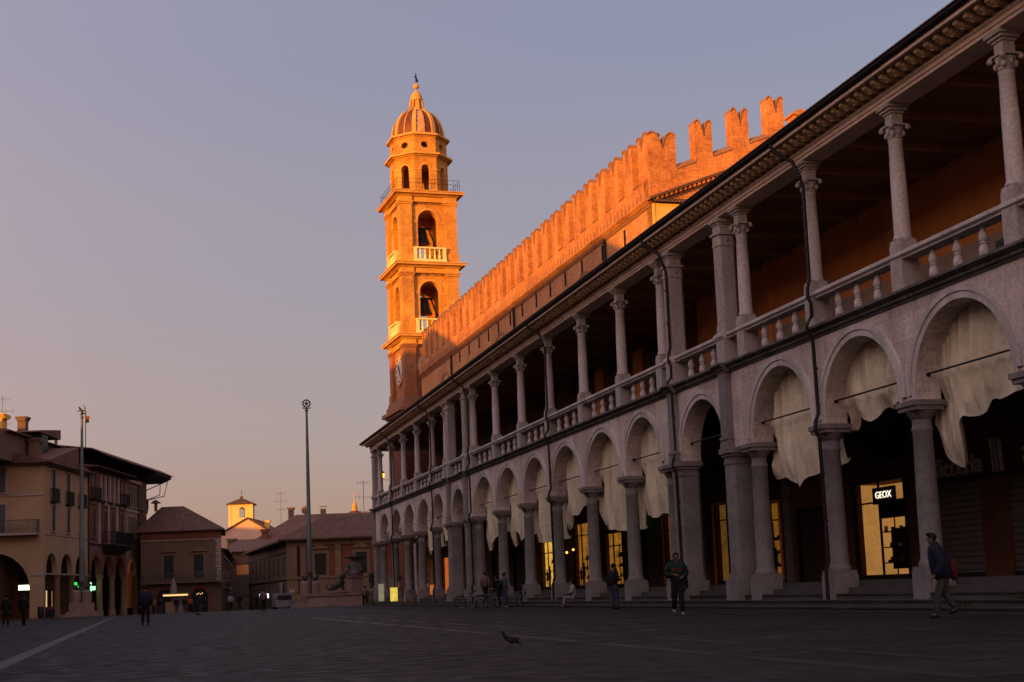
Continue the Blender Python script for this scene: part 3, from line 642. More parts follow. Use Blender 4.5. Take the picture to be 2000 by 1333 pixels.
def shop(y0, y1, z0, z1, k):
    z0 = max(z0, 0.8)
    f = MB(PX)
    f.box(y0 - 0.10, y0, 25.14, 25.3, z0, z1 + 0.1); f.box(y1, y1 + 0.10, 25.14, 25.3, z0, z1 + 0.1); f.box(y0, y1, 25.14, 25.3, z1, z1 + 0.1)
    fm = 'plaster' if k in ('dim', 'amber') else 'sulk'
    if k == 'roller':
        f = MB(PX); z = z0
        while z < z1: f.extrude([(25.30, z), (25.33, z + 0.02), (25.33, z + 0.15), (25.30, z + 0.17)] if False else [(25.27, z + 0.03), (25.31, z), (25.36, z), (25.36, z + 0.2), (25.31, z + 0.2), (25.27, z + 0.15)], 0, y0, y1); z += 0.2
        r_ = part(f, "roller_shutter", 'metalroller', pal)
        f2 = MB(PX); f2.box(y0, y1, 25.22, 25.269, z0, z0 + 0.12); part(f2, "bottom_rail", 'iron', r_)
        return r_
    sf = part(f, "shop_front", fm, pal)
    if k == 'door':
        f2 = MB(PX); f2.box(y0, y1, 25.33, 25.40, z0, z1); 
        for q in range(2):
            a = y0 + 0.15 + q * (y1 - y0) / 2; b = a + (y1 - y0) / 2 - 0.3
            f2.box(a, b, 25.30, 25.331, z0 + 0.3, z0 + 1.3); f2.box(a, b, 25.30, 25.331, z0 + 1.5, z1 - 0.25)
        part(f2, "door", 'wood', sf); return
    back = {'geox': 'shoplight_pale', 'dim': 'shopdim', 'amber': 'shopdim2', 'green': 'glassdark', 'shelf': 'shoplight', 'shelf2': 'shoplight', 'bright': 'shopbright', 'orange': 'shoporange', 'yellow': 'shoplight'}[k]
    bx = 26.45 if k in ('geox', 'green') else 25.52
    f2 = MB(PX); f2.box(y0, y1, bx, bx + 0.05, z0, z1); f2.box(y0 - 0.05, y0, 25.5, bx + 0.05, z0, z1); f2.box(y1, y1 + 0.05, 25.5, bx + 0.05, z0, z1)
    part(f2, "shop_interior", back, sf)
    f3 = MB(PX); f3.box(y0, y1, 25.5, 26.5, z1, z1 + 0.05); f3.box(y0, y1, 25.5, 26.45, z0 - 0.05, z0); part(f3, "shop_ceiling", 'plaster_low', sf)
    f4 = MB(PX)
    if k != 'orange':
        ym = y0 + (y1 - y0) * 0.52
        f4.box(ym - 0.04, ym + 0.04, 25.22, 25.28, z0, z1); f4.box(y0, y1, 25.22, 25.28, z1 - 0.75, z1 - 0.69); f4.box(y0, y1, 25.2, 25.28, z0, z0 + 0.16)
        f4.box(y0, y0 + 0.05, 25.22, 25.28, z0, z1); f4.box(y1 - 0.05, y1, 25.22, 25.28, z0, z1)
        part(f4, "glazing_bars", 'iron', sf)
    if k in ('geox', 'shelf', 'shelf2', 'amber', 'bright'):
        f5 = MB(PX); rr = random.Random(int(y0))
        s0, s1 = (y0 + 0.55, y0 + 2.25) if k == 'geox' else (y0 + 0.5, y0 + 1.5)
        sx = 25.55 if k == 'geox' else 25.34
        for z in (z0 + 0.55, z0 + 1.1, z0 + 1.65):
            f5.box(s0, s1, sx, sx + (0.35 if k == 'geox' else 0.15), z, z + 0.04)
        f5.box((s0 + s1) / 2 - 0.015, (s0 + s1) / 2 + 0.015, sx, sx + 0.04, z0, z0 + 2.4)
        if k == 'geox': f5.box(s0, s1, 25.9, 25.94, z0 + .35, z0 + 1.7); f5.box(s0, s1 + 0.05, 25.5, 25.54, z1 - 1.3, z1 - 0.72)
        sh = part(f5, "display_shelf", 'sulk', sf)
        if k != 'geox':
            for q in range(2):
                ym_ = y0 + (y1 - y0) * (0.62 + 0.22 * q) + rr.uniform(-0.1, 0.1); f7 = MB(PX); hh_ = rr.uniform(0.9, 1.3)
                f7.lathe(ym_, 25.42, [(0.05, z0), (0.05, z0 + hh_ * 0.5), (0.13, z0 + hh_ * 0.55), (0.10, z0 + hh_ * 0.8), (0.15, z0 + hh_), (0.05, z0 + hh_ + 0.05), (0.07, z0 + hh_ + 0.2), (0.02, z0 + hh_ + 0.26)], 10, sy=0.6)
                part(f7, "shop_mannequin", 'wood', sf, sm=True)
        for z in (z0 + 0.59, z0 + 1.14, z0 + 1.69):
            q = s0 + 0.1
            while q < s1 - 0.1:
                hh = rr.uniform(0.05, 0.22); f6 = MB(PX); f6.box(q, q + 0.1, sx + 0.03, sx + 0.12, z, z + hh); f6.ball((q + .05, sx + 0.06, z + 0.04), 0.09, 0.06, 0.05, 8, 5)
                part(f6, "shop_goods", rr.choice(['wood', 'blackbag', 'low_wall_panel', 'wood', 'redcloth']), sh); q += rr.uniform(0.16, 0.5)
for a in SH: shop(*a)

def text(name, s, size, m, loc, rot, depth, parent=None, extra=None):
    c = bpy.data.curves.new(name, 'FONT'); c.body = s; c.size = size; c.extrude = depth; c.align_x = 'CENTER'; c.align_y = 'CENTER'
    if extra: c.offset = extra
    t = bpy.data.objects.new(name, c); COL.objects.link(t)
    dg = bpy.context.evaluated_depsgraph_get(); me = bpy.data.meshes.new_from_object(t.evaluated_get(dg)); bpy.data.objects.remove(t)
    me.name = name; me.materials.clear(); me.materials.append(MT[m])
    for p in me.polygons: p.material_index = 0
    o = bpy.data.objects.new(name, me); COL.objects.link(o)
    if parent: o.parent = parent
    o.location = Vector(loc) - (wloc(parent) if parent else Vector((0, 0, 0))); o.rotation_euler = rot
    return o
# a wall that looks towards -X is read along -Y: rotate text (90,0,-90)
ROTX = (R(90), 0, R(-90))
m_ = MB(PX); m_.box(41.95, 43.38, 25.02, 25.12, 3.44, 4.02)
geo = single(m_, "shop_sign", 'blackbag', (25.07, 42.6, 3.3), "small black sign with backlit white capital letters over a lit shop door", "sign")
t_ = text("sign_letters", "GEOX", 0.34, 'signwhite', (25.0, 42.62, 3.74), ROTX, 0.012, geo, 0.0)
t_.scale = (1.15, 1, 1)
m_ = MB(PX); m_.box(31.2, 40.3, 25.12, 25.17, 3.85, 3.95)
let = single(m_, "shop_lettering", 'sulk', (25.15, 36, 3.85), "dark raised lettering along the wall above two roller shutters, partly behind a column", "sign")
text("raised_letters", "pelliccerIa", 0.86, 'letter', (25.10, 38.55, 4.30), ROTX, 0.05, let, 0.004)
text("raised_letters", "ato", 0.98, 'letter', (25.10, 34.1, 4.42), ROTX, 0.05, let, 0.004)
m_ = MB(PX)
for k in range(3):
    y = 35.75 + k * 0.19; m_.extrude([(y, 3.95), (y + 0.09, 3.95), (y + 0.15, 4.9), (y + 0.22, 4.98), (y + 0.13, 4.98), (y + 0.06, 4.9)], 1, 25.05, 25.14)
part(m_, "raised_bars", 'letter', let)
# dark windows of the mezzanine above the shops
for y0, y1, z0, z1 in ((41.1, 43.7, 4.95, 6.05), (54.9, 56.6, 5.4, 7.4), (31.0, 34.6, 4.9, 5.9), (65.0, 66.4, 5.2, 6.4)):
    m_ = MB(PX); m_.box(y0, y1, 25.12, 25.197, z0, z1); f = part(m_, "mezzanine_window", 'dark', pal)
    m_ = MB(PX)
    m_.box(y0, y1, 25.07, 25.10, (z0 + z1) / 2 - 0.03, (z0 + z1) / 2 + 0.03)
    for s in range(4): yy = y0 + (y1 - y0) * (s + 0.5) / 4; m_.box(yy - 0.02, yy + 0.02, 25.08, 25.118, z0, z1)
    part(m_, "grille", 'iron', f)
m_ = MB(PX); m_.box(45.6, 47.0, 25.14, 25.197, 5.0, 5.9); part(m_, "wall_plaque", 'low_wall_panel', pal)
# vertical stone frames between shops
for y in (46.3, 50.4, 59.2, 74.9, 81.2): 
    m_ = MB(PX); m_.box(y - 0.22, y + 0.22, 25.08, 25.197, 0.8, 5.5); part(m_, "wall_pilaster", 'shaft', pal)
# end wall of the portico at the far end and rusticated pier
m_ = MB(PX)
z = 0.8
while z < 5.4: m_.box(121.4, 122.6, 23.6, 25.1, z, z + 0.40); m_.box(121.45, 122.55, 23.65, 25.1, z + 0.40, z + 0.46); z += 0.46
part(m_, "rusticated_pier", 'ashlar', pal)
# lanterns
def lantern(y, x, z, lab):
    l_ = thing("wall_lantern", (x, y, z), lab, "lamp")
    m_ = MB(); m_.lathe(x, y, [(0.05, z + .02), (0.12, z + 0.06), (0.15, z + 0.38), (0.10, z + 0.42)], 6); part(m_, "lamp_glass", 'lampwarm', l_)
    m_ = MB(); m_.lathe(x, y, [(0.19, z + 0.42), (0.12, z + 0.52), (0.03, z + 0.62)], 6); m_.lathe(x, y, [(0.02, z - 0.1), (0.07, z), (0.06, z + .02)], 6); m_.tube([(x, y, z - 0.08), (x + 0.25, y, z - 0.2), (x + 0.6, y, z - 0.15)], 0.02, 6); part(m_, "lamp_frame", 'iron', l_)
lantern(122.9, 21.0, 11.5, "glowing yellow lantern in front of the open end bay of the loggia")
# railings of the outer stair seen through the end bay
st = thing("stair_railing", (22.0, 124.0, 8.5), "black wrought iron stair railing seen through the last bay of the loggia", "railing")
m_ = MB(); m_.box(20.6, 24.0, 123.9, 124.1, 8.3, 9.15); part(m_, "stair_wall", 'sulk', st)
for k in range(12):
    x = 20.7 + k * 0.27; m_ = MB(); m_.tube([(x, 124, 9.15), (x, 124, 10.3)], 0.03, 6); m_.ball((x, 124, 10.36), 0.05, n=8, m=5); part(m_, "railing_bar", 'iron', st)
m_ = MB(); m_.tube([(20.6, 124, 10.1), (24, 124, 10.1)], 0.035, 6); m_.tube([(20.6, 124, 9.5), (24, 124, 9.5)], 0.03, 6); part(m_, "handrail", 'iron', st)

# ------------------------------------------------------------------ curtains in the arches
CU = [
 ((27.0, 32.05), [(33.0, 5.75), (32.25, 4.85), (31.84, 3.93), (31.29, 3.61), (30.95, 4.15), (30.77, 5.07), (30.48, 4.91), (29.78, 4.9), (29.43, 5.29), (29.11, 5.16), (28.69, 5.18), (28.3, 5.27), (27.0, 5.9)], "cream canvas curtain falling in one long pointed tail, in the nearest full arch", 1.0),
 ((32.05, 37.1), [(37.9, 5.4), (37.13, 5.3), (36.49, 5.32), (35.89, 5.69), (35.64, 5.52), (35.26, 5.40), (34.74, 5.47), (34.56, 5.85), (34.27, 5.62), (33.7, 5.72), (33.4, 5.9), (32.05, 5.9)], "short cream canvas curtain with three swags, in the arch before the lit shop sign", 1.0),
 ((37.1, 42.15), [(42.9, 5.6), (42.69, 5.15), (42.19, 4.3), (41.22, 4.32), (40.44, 4.06), (39.93, 3.84), (39.46, 4.16), (38.97, 4.2), (37.1, 4.4)], "long gathered cream curtain in the first arch to the right of the open arch", 0.8),
 ((49.9, 54.8), [(55.6, 5.1), (55.08, 4.53), (54.55, 3.87), (53.71, 3.72), (52.89, 3.67), (52.31, 3.83), (51.51, 3.73), (50.7, 4.0), (49.9, 4.0)], "wide pleated cream curtain with a ragged hem, just left of the open arch", 0.7),
 ((54.8, 60.2), None, "", 0),
 ((60.2, 65.8), [(66.9, 3.55), (66.76, 3.51), (65.88, 3.83), (64.9, 4.3), (64.37, 4.48), (63.39, 4.42), (62.56, 4.83), (60.2, 5.0)], "cream curtain swept to one side with a low left corner above a green light", 0.6),
 ((65.8, 71.2), [(72.1, 3.45), (71.73, 3.43), (70.2, 3.36), (68.96, 3.32), (65.8, 3.4)], "straight-hemmed long cream curtain beside the lit yellow window", 0.4),
 ((71.2, 76.9), [(77.6, 4.9), (76.49, 3.34), (75.85, 3.7), (75.42, 4.28), (74.66, 4.14), (74.19, 3.63), (73.2, 3.8), (71.2, 4.0)], "cream curtain parted at the bottom into two points", 0.6),
 ((76.9, 82.6), [(83.9, 3.42), (82.6, 3.38), (81.84, 3.39), (80.02, 4.1), (78.5, 4.3), (76.9, 4.4)], "narrow cream curtain hanging low, next to the far open arch", 0.6),
 ((90.7, 95.5), [(96.3, 5.3), (94.93, 3.98), (94.3, 4.3), (94.0, 4.49), (92.5, 4.6), (90.7, 4.8)], "cream curtain ending in a point, first arch left of the far open arch", 0.7),
 ((95.5, 101.1), [(102.2, 3.75), (101.0, 3.72), (99.83, 3.87), (98.3, 4.1), (95.5, 4.2)], "cream curtain hanging straight and low, second arch left of the far open arch", 0.6),
 ((101.1, 106.8), [(107.6, 5.9), (106.9, 5.06), (106.2, 5.6), (105.29, 5.26), (103.6, 5.9), (101.1, 5.4)], "bunched cream curtain raised in swags, third arch left of the far open arch", 1.0),
 ((106.8, 112.5), [(113.4, 5.6), (112.7, 5.5), (111.15, 5.96), (109.5, 5.7), (106.8, 5.8)], "cream curtain drawn up high, second arch from the far end", 1.0),
 ((112.5, 118.2), [(119.2, 5.5), (118.7, 5.47), (117.0, 5.84), (115, 5.6), (112.5, 5.7)], "pale curtain in the last arch at the far corner of the palace", 1.0),
 ((21.9, 27.0), [(27.9, 5.3), (26.8, 5.1), (25.5, 5.0), (24, 5.3), (21.9, 5.6)], "sliver of cream curtain at the right edge, beyond the nearest column", 0.8)]
def interp(pts, x):
    pts = sorted(pts)
    if x <= pts[0][0]: return pts[0][1]
    for (a, za), (b, zb) in zip(pts[:-1], pts[1:]):
        if x <= b: return za + (zb - za) * (0.5 - 0.5 * math.cos(math.pi * (x - a) / (b - a)))
    return pts[-1][1]
def curtain(y0, y1, pts, label, seed, swag=0.5, ya=None, yb=None, droop=0):
    yc = (y0 + y1) / 2; r = (y1 - y0) / 2 - 0.42 + 0.03; zs = 7.78 - r + 0.03
    rr = random.Random(seed); ph = [rr.uniform(0, 6.28) for _ in range(6)]
    ya = y0 + 0.10 if ya is None else ya; yb = y1 + 0.25 if yb is None else yb
    nu, nv = 170, 44; vs = []; fs = []
    for j in range(nv + 1):
        v = j / nv
        for i in range(nu + 1):
            u = i / nu; y = ya + (yb - ya) * u
            t = max(-1, min(1, (y - yc) / r)); zt = zs + r * math.sqrt(max(0, 1 - t * t)) if abs(t) < 1 else zs
            if abs((y - yc) / r) >= 1: zt = 5.50
            zb = min(sum(interp(pts, y + dy) * w_ for dy, w_ in ((-0.22, 0.12), (-0.11, 0.22), (0, 0.32), (0.11, 0.22), (0.22, 0.12))), zt - 0.05)
            z = zt + (zb - zt) * v
            d = (u * 11 + 0.9 * math.sin(u * 5 + ph[4]) + 0.5 * v * math.sin(u * 4 + ph[5]))
            amp = 0.055 + 0.060 * v
            xo = amp * (1 - abs(math.sin(d * 2.2 + ph[0] + 0.5 * v))) * 2.6 + 0.050 * math.sin(d * 5.1 + ph[1] + v * 1.2) * (0.55 + v) + 0.026 * math.sin(d * 11.3 + ph[3] + 3 * noise.noise(Vector((y, z * 0.3, seed)))) + 0.05 * noise.noise(Vector((y * 0.9, z * 1.3, seed)))
            xo *= 1.0 - 0.90 * max(0.0, min(1.0, (v - 0.60) / 0.36))
            xo += 0.05 * swag * math.exp(-((1 - v) / 0.10) ** 2) * math.sin(d * 2.0 + ph[2])
            if v > 0.8: xo -= swag * 0.16 * (v - 0.8) / 0.2 * (0.5 + 0.5 * math.sin(d * 1.3 + ph[3]))
            yo = 0.02 * math.sin(z * 3 + ph[2] + u * 5) * v
            edge = max(0.0, min(1.0, (abs(t) - 0.55) / 0.35)) * max(0.0, min(1.0, (6.05 - z) / 0.55))
            vs.append((20.44 + 0.27 * edge - xo * (0.45 + 0.55 * v), y + yo, z))
    for j in range(nv):
        for i in range(nu):
            a = j * (nu + 1) + i; fs.append((a, a + 1, a + nu + 2, a + nu + 1))
    # turned-up hem so the lower edge shows a thickness and a shadow
    k = len(vs)
    for i in range(nu + 1):
        x, y, z = vs[nv * (nu + 1) + i]; vs.append((x + 0.10, y, z + 0.10 + 0.05 * swag))
    for i in range(nu): fs.append((nv * (nu + 1) + i, nv * (nu + 1) + i + 1, k + i + 1, k + i))
    m_ = MB(); fs = [f for f in fs if max((Vector(vs[f[0]]) - Vector(vs[q])).length for q in f[1:]) < 0.9]
    m_.add(vs, fs)
    o = single(m_, "canvas_curtain", 'cloth', (20.68, yc, 6), label, "curtain", "canvas curtains hung in the arcade arches", sm=True)
    md = o.modifiers.new("thickness", 'SOLIDIFY'); md.thickness = 0.012
    return o
for i, (yy, pts, lab, sw) in enumerate(CU):
    if pts is None:
        p1 = [(61.1, 4.9), (60.85, 4.03), (60.9, 3.47), (59.6, 3.50), (58.85, 3.47), (58.3, 3.45)]
        c = curtain(yy[0], yy[1], p1, "cream curtain in two panels parted by a long dark slit, left panel twisted", 40, 0.4, ya=58.1)
        p2 = [(58.3, 3.42), (57.5, 3.36), (56.94, 3.33), (54.8, 3.3)]
        curtain(yy[0], yy[1], p2, "right panel of the parted cream curtain with the long dark slit", 41, 0.3, yb=57.95)
    else: curtain(yy[0], yy[1], pts, lab, i + 1, sw)

# ------------------------------------------------------------------ crenellated brick block behind the loggia
blk = thing("crenellated_brick_hall", (25.7, 90, 0), "tall red brick hall with swallow-tail battlements rising behind the loggia roof", "hall")
F1 = Fr((25.76, 64.9, 0), -0.93, -1)          # u away from the corner along the long wall, w towards the square
F2 = Fr((25.76, 64.9, 0), 89.07, 1)      # gable end: u to the right, w towards the camera
SL = 0.376
LEN1, LEN2 = 57.6, 8.3
m_ = MB(F1); m_.box(0, LEN1, -8, 0, 14.2, 20.95); part(m_, "long_wall", 'brick', blk)
m_ = MB(F2); m_.extrude([(0.0, 14.2), (LEN2, 14.2), (LEN2, 21.0 + SL * LEN2), (0.0, 21.0)], 1, -0.7, 0); part(m_, "gable_wall", 'brick', blk)
m_ = MB(F2); m_.box(0.0, 6.0, 0.003, 0.22, 14, 20.72); m_.box(-0.04, 0.06, 0.22, 0.27, 14, 20.72); part(m_, "plastered_wall", 'yellowwall', blk)
m_ = MB(F2); m_.extrude([(0.003, 20.98), (0.45, 20.76), (0.45, 20.84), (0.003, 21.08)], 0, -0.05, 6.0); part(m_, "tiled_ledge", 'rooftile', blk)
def sawtooth(mb, length, out, start=0.0):
    k = start
    while k < length:
        mb.add([(k, 0.0, 21.10), (k + 0.34, 0.0, 21.10), (k + 0.17, 0.0, 21.55), (k, out, 21.30), (k + 0.34, out, 21.30), (k + 0.17, out, 21.62)], [(0, 1, 2), (3, 5, 4), (0, 3, 4, 1), (1, 4, 5, 2), (2, 5, 3, 0)]); k += 0.56
m_ = MB(F1); m_.box(0.0, LEN1, -0.8, 0.12, 21.0, 22.1); part(m_, "parapet", 'brick2', blk)
m_ = MB(F1); m_.extrude([(0, 20.78), (0.10, 20.80), (0.30, 20.98), (0.30, 21.05), (0.12, 21.10), (0, 21.10)], 0, -0.1, LEN1); part(m_, "moulded_ledge", 'brick2', blk)
m_ = MB(F1); k = 0.1; pl = [(LEN1, 20.779), (0.0, 20.779), (0.0, 20.74)]
while k < LEN1 - 0.2: pl += [(k, 20.74), (k, 20.62), (k + 0.12, 20.62), (k + 0.12, 20.74)]; k += 0.26
pl.append((LEN1, 20.74)); m_.extrude(pl, 1, 0.003, 0.10)
part(m_, "dentil_band", 'brickend', blk)
# rising parapet of the gable end
m_ = MB(F2); m_.extrude([(-0.12, 21.1), (LEN2, 21.1 + SL * LEN2), (LEN2, 22.1 + SL * LEN2), (1.5, 22.1 + SL * 1.5), (-0.12, 22.1)], 1, -0.7, 0.121); part(m_, "gable_parapet", 'brick2', blk)
m_ = MB(F2)
for z0, z1, w0, w1 in ((20.98, 21.06, 0.0, 0.42), (21.06, 21.13, 0.0, 0.50)): m_.extrude([(-0.3, z0 - .11), (LEN2, z0 + SL * LEN2), (LEN2, z1 + SL * LEN2), (-0.3, z1 - .11)], 1, w0 + 0.003, w1)
part(m_, "gable_eave", 'brickend', blk)
m_ = MB(F2); k = 0.15
while k < LEN2: m_.extrude([(k, 20.82 + SL * k), (k + 0.13, 20.82 + SL * (k + 0.13)), (k + 0.13, 20.975 + SL * (k + 0.13)), (k, 20.975 + SL * k)], 1, 0.003, 0.34); k += 0.27
part(m_, "gable_dentil_band", 'brick2', blk)
m_ = MB(F1); m2 = MB(F1)
k = 0.4; pl = [(LEN1, 21.11), (0.0, 21.11), (0.0, 21.15)]
while k < LEN1 - 0.4: pl += [(k, 21.15), (k + 0.16, 21.62), (k + 0.32, 21.15)]; k += 0.58
pl.append((LEN1, 21.15)); m_.extrude(pl, 1, 0.121, 0.16)
part(m_, "sawtooth_band", 'brickend', blk)
def merlon_profile(u0, u1, zb, zt):
    uc = (u0 + u1) / 2; hw = (u1 - u0) / 2; pts = [(u0, zb), (u1, zb)]
    def lz(t): return zt - 0.16 * (1 - t / 0.28) ** 2 if t < 0.28 else zt - 0.85 * ((t - 0.28) / 0.72) ** 2.6
    for i in range(9): t = i / 8; pts.append((u1 - hw * t, lz(t)))
    for i in range(7, -1, -1): t = i / 8; pts.append((u0 + hw * t, lz(t)))
    return pts
def merlon(F, u0, u1, zt):
    m_ = MB(F); pr = merlon_profile(u0, u1, 22.1, zt); m_.extrude(pr, 1, -0.62, 0.12)
    me = part(m_, "merlon", 'brick2', blk)
    m_ = MB(F)
    top = pr[2:]
    for a, b in zip(top[:-1], top[1:]):
        m_.add([(a[0], w_, a[1] + dz) for w_, dz in ((-0.68, 0), (0.18, 0), (0.18, 0.09), (-0.68, 0.09))] + [(b[0], w_, b[1] + dz) for w_, dz in ((-0.68, 0), (0.18, 0), (0.18, 0.09), (-0.68, 0.09))], [(0, 1, 2, 3), (7, 6, 5, 4), (0, 4, 5, 1), (1, 5, 6, 2), (2, 6, 7, 3), (3, 7, 4, 0)])
    part(m_, "merlon_coping", 'brickend', me)
def crenel(F, u0, u1):
    m_ = MB(F); m_.extrude([(0.17, 22.103), (0.17, 22.18), (-0.25, 22.42), (-0.66, 22.18), (-0.66, 22.103)], 0, u0 + 0.003, u1 - 0.003); part(m_, "crenel_coping", 'brickend', blk)
u = 0.0; k = 0
while u < LEN1 - 1.3:
    merlon(F1, u, u + 1.30, 24.62 + (0.12 if k > 3 else 0.03 * k)); crenel(F1, u + 1.30, u + 2.2); u += 2.2; k += 1
for k, (u0, u1, zt_) in enumerate(((0.0, 1.48, 24.60), (2.62, 3.62, 25.40), (4.80, 5.80, 26.18), (6.96, 7.96, 26.98))):
    zb_ = 22.05 + SL * u0
    m_ = MB(F2); pr = merlon_profile(u0 - (0.11 if k == 0 else 0), u1, zb_, zt_); m_.extrude(pr, 1, -0.60, 0.124); me = part(m_, "merlon", 'brick2', blk)
    m_ = MB(F2); top = pr[2:]
    for a, b in zip(top[:-1], top[1:]):
        m_.add([(a[0], w_, a[1] + dz) for w_, dz in ((-0.66, 0), (0.18, 0), (0.18, 0.09), (-0.66, 0.09))] + [(b[0], w_, b[1] + dz) for w_, dz in ((-0.66, 0), (0.18, 0), (0.18, 0.09), (-0.66, 0.09))], [(0, 1, 2, 3), (7, 6, 5, 4), (0, 4, 5, 1), (1, 5, 6, 2), (2, 6, 7, 3), (3, 7, 4, 0)])
    part(m_, "merlon_coping", 'brickend', me)
for u0, u1 in ((1.50, 2.60), (3.64, 4.78), (5.82, 6.94)):
    m_ = MB(F2); vs = []
    for u in (u0, u1):
        zz = 22.103 + SL * u; vs += [(u, 0.17, zz), (u, 0.17, zz + 0.08), (u, -0.25, zz + 0.34), (u, -0.66, zz + 0.08), (u, -0.66, zz)]
    m_.add(vs, [(0, 1, 2, 3, 4), (9, 8, 7, 6, 5)] + [(q, (q + 1) % 5, 5 + (q + 1) % 5, 5 + q) for q in range(5)]); part(m_, "crenel_coping", 'brickend', blk)
def anchor(F, u, z):
    m_ = MB(F); m_.box(u - 0.035, u + 0.035, 0.0, 0.09, z - 0.45, z + 0.45); m_.box(u - 0.09, u + 0.09, 0.0, 0.07, z - 0.06, z + 0.06); part(m_, "iron_anchor", 'iron', blk)
for y, z in ((68.92, 19.95), (72.58, 20.0), (76.25, 20.05), (79.48, 20.1), (82.61, 20.1), (85.75, 20.1), (89.1, 20.15), (92.14, 20.15), (95.37, 20.1), (98.25, 20.1), (101.1, 20.1), (104.3, 20.1), (107.4, 20.1)): anchor(F1, y - 64.9, z)
for y in (72.0, 91.0, 110.2):
    m_ = MB(F1); m_.tube([(y - 64.9, 0.12, 20.7), (y - 64.9, 0.12, 15.0)], 0.09, 8); part(m_, "downpipe", 'iron', blk)
for y in (76, 95, 113):
    m_ = MB(F1); archring(m_, y - 64.9, 1.9, 2.15, 17.6, 0.0, 0.05, 14); part(m_, "blind_arch", 'brickend', blk)
m_ = MB(F1); m_.box(0.5, LEN1 - 0.4, -7.8, -0.9, 21.0, 21.7); part(m_, "flat_roof", 'rooftile', blk)
# chimney peeping over the loggia roof
m_ = MB(); m_.box(29.25, 29.95, 55.3, 56.0, 18, 22.35); m_.box(29.15, 30.05, 55.2, 56.1, 22.35, 22.45); m_.extrude([(29.15, 22.45), (30.05, 22.45), (29.6, 22.65)], 1, 55.2, 56.1)
single(m_, "chimney", 'brick2', (29.4, 55.7, 18), "tip of orange lit brick chimney above the loggia roof, right of the battlements", "chimney")

# ------------------------------------------------------------------ clock tower
tw = thing("clock_tower", (26.4, 127.6, 0), "tall sunlit orange clock and bell tower with a ribbed dome behind the palace", "tower")
TA = -3.3; TW, TD = 5.6, 6.2
ta = R(TA)
class TF:
    """tower frame: u to the right along the near face, w back, z up"""
    def __init__(s, rot=0): s.rot = rot; s.d = Vector((math.cos(ta), -math.sin(ta), 0)); s.b = Vector((math.sin(ta), math.cos(ta), 0)); s.c = Vector((23.65, 124.5, 0)) + s.d * TW / 2 + s.b * TD / 2
    def __call__(s, u, w, z):
        for _ in range(s.rot): u, w = -w, u
        return s.c + s.d * u + s.b * w + Vector((0, 0, z))
T0 = TF()
def tbox(mb, hx, hy, z0, z1): mb.box(-hx, hx, -hy, hy, z0, z1)
hx, hy = TW / 2, TD / 2
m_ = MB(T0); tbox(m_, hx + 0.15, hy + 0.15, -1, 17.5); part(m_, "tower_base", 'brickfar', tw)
m_ = MB(T0)
for d, z0, z1 in ((0.25, 17.5, 17.75), (0.45, 17.75, 17.95), (0.75, 17.95, 18.3), (0.35, 18.3, 18.9), (0.2, 18.9, 19.3)): tbox(m_, hx + d, hy + d, z0, z1)
part(m_, "tower_plinth", 'brickend', tw)  # darker brick chosen to put the plinth's shade into its colour
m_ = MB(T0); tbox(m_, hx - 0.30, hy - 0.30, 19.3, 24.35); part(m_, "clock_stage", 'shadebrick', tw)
def pilasters(z0, z1, name, pm='towerb'):
    for sx in (-1, 1):
        for sy in (-1, 1):
            m_ = MB(T0)
            a0, a1 = sorted((sx * hx, sx * (hx - 1.15))); b0, b1 = sorted((sy * hy, sy * (hy - 1.15)))
            m_.box(a0, a1, b0, b1, z0, z1)
            a0, a1 = sorted((sx * (hx + 0.10), sx * (hx - 1.22))); b0, b1 = sorted((sy * (hy + 0.10), sy * (hy - 1.22)))
            m_.box(a0, a1, b0, b1, z0, z0 + 0.85); m_.box(a0, a1, b0, b1, z1 - 0.30, z1 - 0.12); 
            a0, a1 = sorted((sx * (hx + 0.18), sx * (hx - 1.28))); b0, b1 = sorted((sy * (hy + 0.18), sy * (hy - 1.28)))
            m_.box(a0, a1, b0, b1, z1 - 0.12, z1)
            part(m_, name, pm, tw)
def entab(z0, big=0.75):
    m_ = MB(T0)
    for sx in (-1, 1):
        for sy in (-1, 1):
            a0, a1 = sorted((sx * (hx + 0.05), sx * (hx - 1.2))); b0, b1 = sorted((sy * (hy + 0.05), sy * (hy - 1.2))); m_.box(a0, a1, b0, b1, z0, z0 + 0.5)
    tbox(m_, hx - 0.10, hy - 0.10, z0, z0 + 0.5)
    for d, za, zb in ((0.16, 0.5, 0.58), (0.28, 0.58, 0.66), (big, 0.66, 0.86), (big + 0.08, 0.86, 0.95), (0.3, 0.95, 1.02)): tbox(m_, hx + d, hy + d, z0 + za, z0 + zb)
    part(m_, "tower_cornice", 'towers', tw)
pilasters(19.3, 24.35, "corner_pilaster", 'shadebrick'); entab(24.35, 0.55)
